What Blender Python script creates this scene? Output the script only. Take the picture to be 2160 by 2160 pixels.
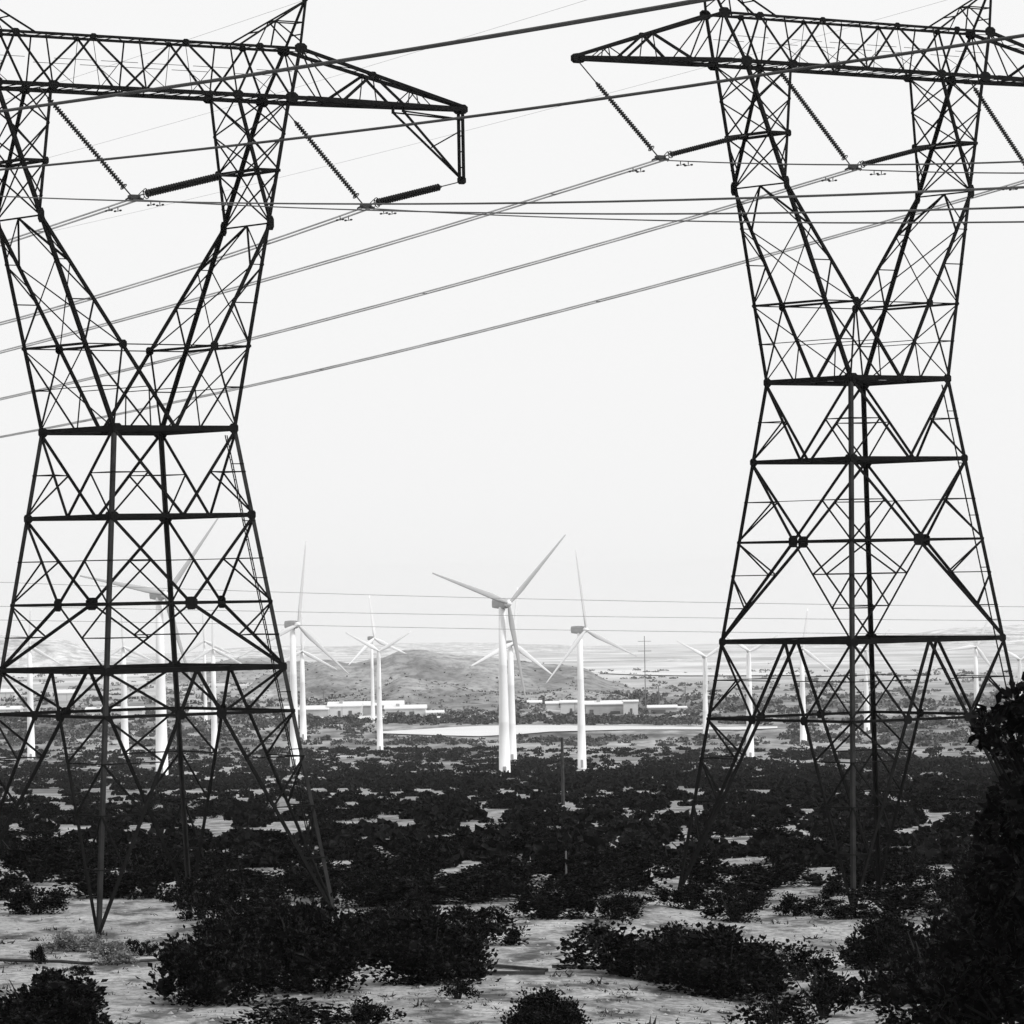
import bpy, math, random, hashlib
from mathutils import Vector, Matrix, noise
R_ = math.radians
random.seed(7)
for o in list(bpy.data.objects):
    bpy.data.objects.remove(o, do_unlink=True)
S = bpy.context.scene
COL = S.collection

# ------------------------------------------------------------------ camera, sky, sun, exposure
F = 10000.0                      # focal length in pixels of the 2160 px photograph
CAMZ = 14.3
PITCH = math.atan(130.0 / F)
ROLL = R_(-1.0)
cam_d = bpy.data.cameras.new('camera')
cam = bpy.data.objects.new('camera', cam_d); COL.objects.link(cam)
cam_d.sensor_width = 36.0
cam_d.sensor_fit = 'HORIZONTAL'
cam_d.lens = F / 2160.0 * 36.0
cam_d.clip_start = 1.0; cam_d.clip_end = 80000.0
CROT = Matrix.Rotation(math.pi / 2 + PITCH, 3, 'X') @ Matrix.Rotation(ROLL, 3, 'Z')
cam.matrix_world = Matrix.Translation((0, 0, CAMZ)) @ CROT.to_4x4()
S.camera = cam

SUN_EL, SUN_AZ = R_(42), R_(118)       # azimuth clockwise from +Y: right and a little behind the camera
W = bpy.data.worlds.new('World'); S.world = W; W.use_nodes = True
nt = W.node_tree; nt.nodes.clear()
sky = nt.nodes.new('ShaderNodeTexSky'); sky.sky_type = 'NISHITA'; sky.sun_disc = False
sky.sun_elevation = SUN_EL; sky.sun_rotation = SUN_AZ
sky.dust_density = 4.0; sky.air_density = 1.0
bw = nt.nodes.new('ShaderNodeRGBToBW')
# thin white overcast: the clear sky is levelled out behind a bright cloud sheet, monochrome like the photograph
cl = nt.nodes.new('ShaderNodeMix'); cl.data_type = 'FLOAT'; cl.inputs[0].default_value = 0.93
cl.inputs[3].default_value = 9.15
tc = nt.nodes.new('ShaderNodeTexCoord'); nz = nt.nodes.new('ShaderNodeTexNoise')
nz.inputs['Scale'].default_value = 3.0; nz.inputs['Detail'].default_value = 3.0
mr = nt.nodes.new('ShaderNodeMapRange'); mr.inputs[3].default_value = 9.75; mr.inputs[4].default_value = 10.0
bg = nt.nodes.new('ShaderNodeBackground'); bg.inputs[1].default_value = 0.1
wo = nt.nodes.new('ShaderNodeOutputWorld')
nt.links.new(sky.outputs[0], bw.inputs[0]); nt.links.new(bw.outputs[0], cl.inputs[2])
nt.links.new(tc.outputs['Generated'], nz.inputs['Vector']); nt.links.new(nz.outputs[0], mr.inputs[0])
nt.links.new(mr.outputs[0], cl.inputs[3]); nt.links.new(cl.outputs[0], bg.inputs[0]); nt.links.new(bg.outputs[0], wo.inputs[0])

sd = bpy.data.lights.new('sun', 'SUN'); sd.energy = 2.4; sd.angle = R_(10); sd.color = (1, 1, 1)
sun = bpy.data.objects.new('sun', sd); COL.objects.link(sun)
sdir = Vector((math.sin(SUN_AZ) * math.cos(SUN_EL), math.cos(SUN_AZ) * math.cos(SUN_EL), math.sin(SUN_EL)))
sun.rotation_euler = (-sdir).to_track_quat('-Z', 'Y').to_euler()
S.view_settings.view_transform = 'Standard'; S.view_settings.look = 'None'
S.view_settings.exposure = 0.0; S.view_settings.gamma = 1.0
S.render.engine = 'CYCLES'
S.cycles.volume_bounces = 4
S.cycles.max_bounces = 6
S.cycles.use_denoising = True

# ------------------------------------------------------------------ geometry of the view
def ray(px, py):
    d = CROT @ Vector(((px - 1080) / F, -(py - 1080) / F, -1.0))
    return d / d.y
def at(px, py, Y):                       # point on the line of sight at distance Y
    return Vector((0, 0, CAMZ)) + ray(px, py) * Y
PROF = [(-400, 13.4), (-20, 12.9), (10, 11.8), (30, 8.0), (60, 3.4), (100, 0.35), (150, -.15), (192, -.3), (210, -.3), (230, -0.6), (300, -2.6), (400, -6.3), (600, -14.0),
        (850, -23.8), (1100, -33.0), (1370, -42.1), (1700, -52.9), (2030, -62.0), (2300, -63.2), (2650, -63.5), (3000, -66.3),
        (4000, -78.0), (6000, -104.0), (9000, -145.0), (14000, -212.0), (20000, -296.0)]
def prof(d):
    for (a, za), (b, zb) in zip(PROF, PROF[1:]):
        if d <= b:
            t = (d - a) / (b - a); t = max(0, t)
            return za + (zb - za) * t
    return PROF[-1][1]
def lay(x, d):                           # lie of the land: the desert drops a little towards the right
    t = min(1, max(0, (x - 2) / 9)); t = t * t * (3 - 2 * t)
    return prof(d) - .85 * t * max(0, min(1, 1 - (d - 260) / 240)) * min(1, max(0, (d - 100) / 60))
def gz(x, y):
    n = noise.noise(Vector((x * .11, y * .05, 0))) * .10 + noise.noise(Vector((x * .03, y * .012, 5))) * .16
    return lay(x, y) + n * (1 if y > 40 else 0)
def ground_at(px, py):
    r = ray(px, py); d = 110.0
    while d < 19000:
        if CAMZ + r.z * d <= lay(r.x * d, d): break
        d *= 1.002
    return Vector((r.x * d, d, lay(r.x * d, d)))

# ------------------------------------------------------------------ materials
def mat(name, col, rough=.8, var=.0, scale=3.0, metallic=0.0, detail=4, spec=.3, coord='Object'):
    m = bpy.data.materials.new(name); m.use_nodes = True
    n = m.node_tree.nodes; L = m.node_tree.links; b = n['Principled BSDF']
    b.inputs['Roughness'].default_value = rough; b.inputs['Metallic'].default_value = metallic
    b.inputs['Specular IOR Level'].default_value = spec
    t = n.new('ShaderNodeTexCoord'); z = n.new('ShaderNodeTexNoise'); z.inputs['Scale'].default_value = scale; z.inputs['Detail'].default_value = detail
    r = n.new('ShaderNodeValToRGB'); lo, hi = col * (1 - var), col * (1 + var)
    r.color_ramp.elements[0].position = .3; r.color_ramp.elements[1].position = .7
    r.color_ramp.elements[0].color = (lo, lo, lo, 1); r.color_ramp.elements[1].color = (hi, hi, hi, 1)
    L.new(t.outputs[coord], z.inputs['Vector']); L.new(z.outputs[0], r.inputs[0]); L.new(r.outputs[0], b.inputs['Base Color'])
    return m
M = {}
M['steel'] = mat('weathered_steel', .006, .85, .35, 1.5, spec=.08)
M['steel_low'] = mat('galvanised_steel', .022, .8, .45, 1.2, spec=.1)
M['plate'] = mat('plate_steel', .006, .85, .3, 2, spec=.08)
M['porcelain'] = mat('brown_porcelain', .02, .5, .3, 8, spec=.2)
M['fitting'] = mat('cast_fitting', .03, .6, .3, 6)
M['alu'] = mat('aged_aluminium_cable', .55, .6, .25, .6)
M['alu_dark'] = mat('dark_aluminium_cable', .10, .7, .25, .6)  # darker tone for the cables running right
M['cable_dark'] = mat('dark_cable', .05, .7, .25, .6)
M['wire'] = mat('earth_wire', .38, .6, .2, .6)
M['white'] = mat('white_turbine_paint', .86, .5, .04, .25)
M['blade'] = mat('blade_paint', .80, .5, .06, .3)
M['blade_shaded'] = mat('shaded_blade', .42, .6, .12, .3)  # backlit shade of the big rotors, painted into the blade colour
M['blade_half_shaded'] = mat('half_shaded_blade', .60, .6, .1, .3)  # weaker painted shade for the blades of medium rotors
M['nacelle'] = mat('nacelle_shell', .4, .55, .12, .6)
M['concrete'] = mat('footing_concrete', .3, .9, .2, 3)
M['wall'] = mat('painted_wall', .58, .85, .08, .15)
M['wall_grey'] = mat('grey_cladding', .36, .8, .15, .2)
M['roof'] = mat('white_roof', .72, .7, .06, .1)
M['door'] = mat('dark_opening', .09, .6, .2, .5)
M['leaf'] = mat('dark_foliage', .005, .9, .7, 1.2, spec=.02)
M['leaf_mid'] = mat('scrub_foliage', .011, .9, .6, .9, spec=.02)
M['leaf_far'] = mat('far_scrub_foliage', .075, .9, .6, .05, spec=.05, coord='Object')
M['dry'] = mat('dry_foliage', .17, .9, .4, 3, spec=.1)
M['stem_dark'] = mat('dark_branch', .010, .9, .4, 4, spec=.03)
M['stem'] = mat('woody_stem', .035, .9, .4, 4, spec=.1)
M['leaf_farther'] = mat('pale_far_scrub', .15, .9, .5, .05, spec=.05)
M['stem_pale'] = mat('bleached_stem', .3, .9, .3, 4, spec=.1)
M['wood_far'] = mat('hazed_pale_wood', .16, .9, .3, 3)  # paler wood: haze painted in for far poles, own tone for the stake
M['wood'] = mat('weathered_wood', .04, .9, .4, 3)
M['rock'] = mat('pale_rock', .3, .9, .2, 2)

def leaf_mat(name, lo, hi, scale):
    m = mat(name, lo, .85, .5, 3, spec=.05)
    n = m.node_tree.nodes; L = m.node_tree.links; b = n['Principled BSDF']
    t = [x for x in n if x.type == 'TEX_COORD'][0]; z = [x for x in n if x.type == 'TEX_NOISE'][0]; r = [x for x in n if x.type == 'VALTORGB'][0]
    z.inputs['Scale'].default_value = scale; z.inputs['Detail'].default_value = 5; z.inputs['Roughness'].default_value = .7
    e = r.color_ramp.elements; e[0].position = .54; e[0].color = (lo, lo, lo, 1); e[1].position = .72; e[1].color = (hi, hi, hi, 1)  # random tone, its pale flecks painted as highlights on the leaves
    return m
M['leaf'] = leaf_mat('dark_foliage', .003, .075, 14)
M['leaf_mid'] = leaf_mat('scrub_foliage', .005, .035, 3)
M['leaf_tree'] = leaf_mat('tree_foliage', .003, .03, 3)
def ground_mat():
    m = bpy.data.materials.new('desert_sand'); m.use_nodes = True
    n = m.node_tree.nodes; L = m.node_tree.links; b = n['Principled BSDF']
    b.inputs['Roughness'].default_value = .95; b.inputs['Specular IOR Level'].default_value = .1
    t = n.new('ShaderNodeTexCoord')
    def nz(scale, detail, sx=1, sy=1):
        mp = n.new('ShaderNodeMapping'); mp.inputs['Scale'].default_value = (sx, sy, 1)
        z = n.new('ShaderNodeTexNoise'); z.inputs['Scale'].default_value = scale; z.inputs['Detail'].default_value = detail
        z.inputs['Roughness'].default_value = .62
        L.new(t.outputs['Object'], mp.inputs[0]); L.new(mp.outputs[0], z.inputs['Vector']); return z.outputs[0]
    def ramp(src, p0, c0, p1, c1):
        r = n.new('ShaderNodeValToRGB'); e = r.color_ramp.elements
        e[0].position = p0; e[1].position = p1; e[0].color = (c0, c0, c0, 1); e[1].color = (c1, c1, c1, 1)
        L.new(src, r.inputs[0]); return r.outputs[0]
    def mul(a, c):
        x = n.new('ShaderNodeMix'); x.data_type = 'RGBA'; x.blend_type = 'MULTIPLY'; x.inputs[0].default_value = 1
        L.new(a, x.inputs[6]); L.new(c, x.inputs[7]); return x.outputs[2]
    fine = ramp(nz(2.6, 8), .36, .50, .60, 1.12)
    peb = ramp(nz(9, 4), .36, .55, .47, 1.0)
    coarse = ramp(nz(.22, 6, 1, .5), .34, .24, .66, .46)
    litter = ramp(nz(.55, 9, 1, .4), .40, .30, .52, 1.0)        # dead plant litter and low herbs
    near = mul(mul(mul(coarse, fine), peb), litter)
    # beyond the first slopes the flats carry low herbs too small to stand out one by one
    far1 = ramp(nz(.018, 8, 1, .28), .38, .13, .62, .44)
    far2 = ramp(nz(.09, 5, 1, .22), .38, .45, .6, 1.0)
    far = mul(far1, far2)
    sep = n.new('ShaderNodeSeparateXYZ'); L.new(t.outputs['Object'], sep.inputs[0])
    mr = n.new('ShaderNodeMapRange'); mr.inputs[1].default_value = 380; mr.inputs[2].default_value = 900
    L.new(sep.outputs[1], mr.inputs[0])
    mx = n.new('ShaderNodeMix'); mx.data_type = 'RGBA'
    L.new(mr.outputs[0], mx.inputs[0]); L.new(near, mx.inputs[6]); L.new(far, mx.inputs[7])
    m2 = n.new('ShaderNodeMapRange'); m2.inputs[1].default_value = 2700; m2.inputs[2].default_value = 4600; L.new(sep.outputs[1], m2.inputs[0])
    pale = ramp(nz(.006, 7, 1, .3), .36, .30, .64, .66)  # far plain paled with distance, its haze fade put into the colour
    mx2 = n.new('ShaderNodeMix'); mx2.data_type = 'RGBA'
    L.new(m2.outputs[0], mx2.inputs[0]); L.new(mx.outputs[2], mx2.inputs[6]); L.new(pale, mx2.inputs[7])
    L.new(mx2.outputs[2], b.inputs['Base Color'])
    bp = n.new('ShaderNodeBump'); bp.inputs['Strength'].default_value = .6; bp.inputs['Distance'].default_value = .12
    L.new(nz(1.3, 6), bp.inputs['Height']); L.new(bp.outputs[0], b.inputs['Normal'])
    return m
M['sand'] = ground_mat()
M['track'] = mat('bright_dry_sand', .62, .95, .06, .02)
def hill_mat(name, lo, hi, scale, patch=.55):
    m = mat(name, (lo + hi) / 2, .95, (hi - lo) / (hi + lo), scale, detail=9, spec=.05)
    n = m.node_tree.nodes; L = m.node_tree.links; b = n['Principled BSDF']
    src = b.inputs['Base Color'].links[0].from_socket; t = [x for x in n if x.type == 'TEX_COORD'][0]
    z = n.new('ShaderNodeTexNoise'); z.inputs['Scale'].default_value = scale * 6; z.inputs['Detail'].default_value = 8; z.inputs['Roughness'].default_value = .75
    r = n.new('ShaderNodeValToRGB'); e = r.color_ramp.elements; e[0].position = .40; e[1].position = .58
    e[0].color = (patch, patch, patch, 1); e[1].color = (1.25, 1.25, 1.25, 1)
    x = n.new('ShaderNodeMix'); x.data_type = 'RGBA'; x.blend_type = 'MULTIPLY'; x.inputs[0].default_value = 1
    L.new(t.outputs['Object'], z.inputs['Vector']); L.new(z.outputs[0], r.inputs[0]); L.new(src, x.inputs[6]); L.new(r.outputs[0], x.inputs[7]); L.new(x.outputs[2], b.inputs['Base Color'])
    return m
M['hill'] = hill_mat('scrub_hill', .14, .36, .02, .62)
M['ridge'] = hill_mat('far_ridge', .40, .62, .006)  # raised albedo: distance fade painted in, beyond what the haze box gives

# ------------------------------------------------------------------ mesh builder
class MB:
    def __init__(s): s.v = []; s.f = []
    def quad_prism(s, a, b):                               # two rings of equal length
        n = len(a); i = len(s.v); s.v += [tuple(p) for p in a] + [tuple(p) for p in b]
        for k in range(n):
            s.f.append((i + k, i + (k + 1) % n, i + n + (k + 1) % n, i + n + k))
        s.f.append(tuple(i + k for k in reversed(range(n)))); s.f.append(tuple(i + n + k for k in range(n)))
    def bar(s, p, q, w, t=None, n=None):                   # w across, t along n
        p, q = Vector(p), Vector(q); d = (q - p)
        if d.length < 1e-5: return
        d.normalize(); t = t or w
        n = Vector(n) if n is not None else (Vector((0, 0, 1)) if abs(d.z) < .9 else Vector((1, 0, 0)))
        a = d.cross(n)
        if a.length < 1e-4: a = d.orthogonal()
        a.normalize(); c = a.cross(d).normalized()
        r = [a * w / 2 + c * t / 2, -a * w / 2 + c * t / 2, -a * w / 2 - c * t / 2, a * w / 2 - c * t / 2]
        s.quad_prism([p + x for x in r], [q + x for x in r])
    def angle(s, p, q, w, d1, d2, t=.03):                  # an angle iron whose flanges run along d1 and d2
        p, q = Vector(p), Vector(q); d1, d2 = Vector(d1).normalized(), Vector(d2).normalized()
        prof_ = [Vector((0, 0, 0)), d1 * w, d1 * w + d2 * t, d1 * t + d2 * t, d1 * t + d2 * w, d2 * w]
        s.quad_prism([p + x for x in prof_], [q + x for x in prof_])
    def tube(s, pts, r, n=6, r2=None):
        pts = [Vector(p) for p in pts]; N = len(pts); i0 = len(s.v); r2 = r if r2 is None else r2
        for k, p in enumerate(pts):
            d = (pts[min(k + 1, N - 1)] - pts[max(k - 1, 0)]).normalized()
            a = d.cross(Vector((0, 0, 1)))
            if a.length < 1e-3: a = d.orthogonal()
            a.normalize(); c = a.cross(d)
            rr = r + (r2 - r) * k / max(1, N - 1)
            for j in range(n):
                an = 2 * math.pi * j / n
                s.v.append(tuple(p + (a * math.cos(an) + c * math.sin(an)) * rr))
        for k in range(N - 1):
            for j in range(n):
                s.f.append((i0 + k * n + j, i0 + k * n + (j + 1) % n, i0 + (k + 1) * n + (j + 1) % n, i0 + (k + 1) * n + j))
        s.f.append(tuple(i0 + j for j in reversed(range(n)))); s.f.append(tuple(i0 + (N - 1) * n + j for j in range(n)))
    def lathe(s, p, q, prof_, n=10):                       # prof_: (fraction of length, radius)
        p, q = Vector(p), Vector(q); d = (q - p); L = d.length; d.normalize()
        a = d.orthogonal().normalized(); c = d.cross(a); i0 = len(s.v)
        for t, r in prof_:
            for j in range(n):
                an = 2 * math.pi * j / n
                s.v.append(tuple(p + d * L * t + (a * math.cos(an) + c * math.sin(an)) * r))
        for k in range(len(prof_) - 1):
            for j in range(n):
                s.f.append((i0 + k * n + j, i0 + k * n + (j + 1) % n, i0 + (k + 1) * n + (j + 1) % n, i0 + (k + 1) * n + j))
        s.f.append(tuple(i0 + j for j in reversed(range(n)))); s.f.append(tuple(i0 + (len(prof_) - 1) * n + j for j in range(n)))
    def plate(s, c, nrm, up, w, h, t=.04, cut=.48):        # gusset: rectangle with clipped corners
        c, nrm, up = Vector(c), Vector(nrm).normalized(), Vector(up)
        up = (up - nrm * up.dot(nrm)).normalized(); a = up.cross(nrm)
        k = cut
        o = [(-1 + k, -1), (1 - k, -1), (1, -1 + k), (1, 1 - k), (1 - k, 1), (-1 + k, 1), (-1, 1 - k), (-1, -1 + k)]
        r = [c + a * x * w / 2 + up * y * h / 2 for x, y in o]
        s.quad_prism([x - nrm * t / 2 for x in r], [x + nrm * t / 2 for x in r])
    def box(s, x0, y0, z0, x1, y1, z1):
        s.quad_prism([(x0, y0, z0), (x1, y0, z0), (x1, y1, z0), (x0, y1, z0)], [(x0, y0, z1), (x1, y0, z1), (x1, y1, z1), (x0, y1, z1)])
    def build(s, name, m, parent=None, smooth=False):
        me = bpy.data.meshes.new(name); me.from_pydata(s.v, [], s.f); me.update()
        me.materials.append(m)
        if smooth: me.polygons.foreach_set('use_smooth', [True] * len(me.polygons))
        o = bpy.data.objects.new(name, me); COL.objects.link(o)
        if parent: o.parent = parent
        return o
def tag(o, label=None, cat=None, group=None, kind=None):
    if label: o['label'] = label
    if cat: o['category'] = cat
    if group: o['group'] = group
    if kind: o['kind'] = kind
    return o
def empty(name, loc, rz=0.0):
    o = bpy.data.objects.new(name, None); COL.objects.link(o); o.location = loc; o.rotation_euler = (0, 0, rz)
    o.empty_display_size = .5
    return o

# ------------------------------------------------------------------ setting: ground, wash, hills
def ground():
    ys = []; d = -400.0
    while d < 20000:
        ys.append(d)
        d += 30 if d < 100 else (1.2 if d < 250 else max(2.2, (d - 200) * .03))
    ys.append(20000)
    nx = 110; v = []; f = []
    for y in ys:
        hw = 120 + .30 * max(y, 0)
        for i in range(nx + 1):
            t = i / nx * 2 - 1; t = .45 * t + .55 * t ** 3
            x = t * hw; v.append((x, y, gz(x, y)))
    for j in range(len(ys) - 1):
        for i in range(nx):
            a = j * (nx + 1) + i; f.append((a, a + 1, a + nx + 2, a + nx + 1))
    b = MB(); b.v = v; b.f = f
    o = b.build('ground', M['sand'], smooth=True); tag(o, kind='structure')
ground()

def sheet(name, outline_px, m, lift):
    """ground marking: a strip between an upper and a lower edge, following the slope"""
    b = MB(); n = len(outline_px); rows = []
    for px, y0, y1 in outline_px:
        rows.append([ground_at(px, y0 + (y1 - y0) * k / 6) + Vector((0, 0, lift)) for k in range(7)])
    for r in rows: b.v += [tuple(p) for p in r]
    for i in range(n - 1):
        for k in range(6):
            b.f.append((i * 7 + k, i * 7 + k + 1, (i + 1) * 7 + k + 1, (i + 1) * 7 + k))
    o = b.build(name, m); tag(o, kind='structure'); return o
sheet('dry_wash', [(805, 1545, 1549), (870, 1541, 1551), (940, 1537, 1553), (1010, 1533, 1555), (1090, 1532, 1551), (1160, 1532, 1545), (1240, 1533, 1543),
                   (1330, 1534, 1541), (1420, 1535, 1541), (1480, 1536, 1541), (1560, 1535, 1541), (1640, 1534, 1538)], M['track'], .45)
sheet('dirt_track', [(1270, 1418, 1422), (1360, 1420, 1426), (1440, 1421, 1427), (1540, 1421, 1427), (1700, 1420, 1426)], M['track'], 1.0)
sheet('gravel_yard', [(560, 1513, 1517), (700, 1513, 1518), (820, 1512, 1518), (930, 1513, 1516)], M['track'], .5)

HILL_PTS = []
def hill(name, d0, depth, ridge, m, amp, kind='structure', nx=150, ny=44, sc=.01):
    xs0, xs1 = ridge[0][0], ridge[-1][0]
    b = MB(); 
    for j in range(ny + 1):
        tj = j / ny * 2 - 1; Y = d0 + tj * depth
        prof_d = max(0.0, math.cos(tj * math.pi / 2)) ** 1.15
        for i in range(nx + 1):
            px = xs0 + (xs1 - xs0) * i / nx
            for (a, ya), (c, yc) in zip(ridge, ridge[1:]):
                if px <= c:
                    t = (px - a) / (c - a); t = t * t * (3 - 2 * t); py = ya + (yc - ya) * t; break
            top = at(px, py, d0); h = max(0, top.z - prof(d0))
            x = (top.x / d0) * Y if False else top.x
            g = noise.fractal(Vector((x * sc, Y * sc, 3)), 1.0, 2.0, 6) * amp
            g -= abs(noise.fractal(Vector((x * sc * 1.7, Y * sc * 1.2, 9)), 1.0, 2.0, 4)) * amp * .7
            z = prof(Y) - 1.5 + h * prof_d + g * min(1, h * prof_d / (amp * 2 + .01)) * .5
            b.v.append((x, Y, z))
    for j in range(ny):
        for i in range(nx):
            a = j * (nx + 1) + i; b.f.append((a, a + 1, a + nx + 2, a + nx + 1))
    if name == 'hill': HILL_PTS.extend(b.v)
    o = b.build(name, m, smooth=True); tag(o, kind=kind); return o
hill('hill', 3350, 130, [(480, 1478), (560, 1420), (640, 1398), (690, 1386), (740, 1392), (800, 1384), (850, 1370), (890, 1366), (930, 1373), (975, 1376), (1030, 1378), (1080, 1388),
                         (1150, 1396), (1220, 1402), (1290, 1432), (1360, 1455), (1430, 1466), (1520, 1472), (1640, 1478)], M['hill'], 3.0, sc=.02)
hill('hill', 2980, 70, [(560, 1492), (700, 1470), (800, 1446), (850, 1425), (930, 1436), (1010, 1452), (1120, 1458), (1200, 1448), (1290, 1460), (1380, 1480), (1480, 1490)], M['hill'], 1.8, sc=.035)
hill('hill', 4600, 160, [(300, 1440), (380, 1416), (440, 1394), (500, 1386), (560, 1384), (620, 1391), (690, 1398), (760, 1408), (840, 1436)], M['hill'], 3.0, sc=.015)
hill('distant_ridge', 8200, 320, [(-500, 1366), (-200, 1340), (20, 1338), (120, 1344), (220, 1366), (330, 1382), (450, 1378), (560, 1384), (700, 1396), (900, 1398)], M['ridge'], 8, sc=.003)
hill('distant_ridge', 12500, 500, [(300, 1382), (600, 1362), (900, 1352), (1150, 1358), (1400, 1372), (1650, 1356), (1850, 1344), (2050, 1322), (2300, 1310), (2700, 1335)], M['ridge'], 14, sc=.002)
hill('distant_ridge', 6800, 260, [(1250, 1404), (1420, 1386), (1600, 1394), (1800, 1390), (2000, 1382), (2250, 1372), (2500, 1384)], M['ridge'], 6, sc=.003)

# ------------------------------------------------------------------ haze: one closed box of even air
def haze():
    b = MB(); b.box(-9000, -420, -330, 9000, 20500, 50)
    m = bpy.data.materials.new('haze_air'); m.use_nodes = True
    n = m.node_tree.nodes; L = m.node_tree.links
    for x in list(n):
        if x.type == 'BSDF_PRINCIPLED': n.remove(x)
    v = n.new('ShaderNodeVolumePrincipled'); v.inputs['Color'].default_value = (.995, .995, .995, 1)
    v.inputs['Density'].default_value = HAZE; v.inputs['Anisotropy'].default_value = .7
    out = [x for x in n if x.type == 'OUTPUT_MATERIAL'][0]
    L.new(v.outputs[0], out.inputs['Volume'])
    o = b.build('haze', m); tag(o, kind='stuff')
HAZE = 3.0e-5
haze()

# ------------------------------------------------------------------ lattice tower
TURN = {'L': R_(35.8), 'R': R_(36.9)}      # heading of the cross-arms
UD = {k: Vector((math.cos(t), math.sin(t), 0)) for k, t in TURN.items()}; VD = {k: Vector((-math.sin(t), math.cos(t), 0)) for k, t in TURN.items()}
HA = 14.3          # waist to bottom of the cross-arm
KN = 8.8           # waist to knee
HF = 11.1          # waist to collar of the fork
def O_(s, k, h): return Vector((s * (3.01 + h * (7.27 - 3.01) / HA), k * (3.01 - h * (3.01 - 1.125) / HA), h))
def I_(s, k, h):   # inner member of the fork: V from the middle of the face to the knee, then back to the arm
    v = k * (3.01 - h * (3.01 - 1.125) / HA)
    uk = 3.01 + KN * (7.27 - 3.01) / HA
    u = uk * h / KN if h <= KN else uk + (4.53 - uk) * (h - KN) / (HA - KN)
    return Vector((s * u, v, h))
def lerp(a, b, t): return a + (b - a) * t

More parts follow.
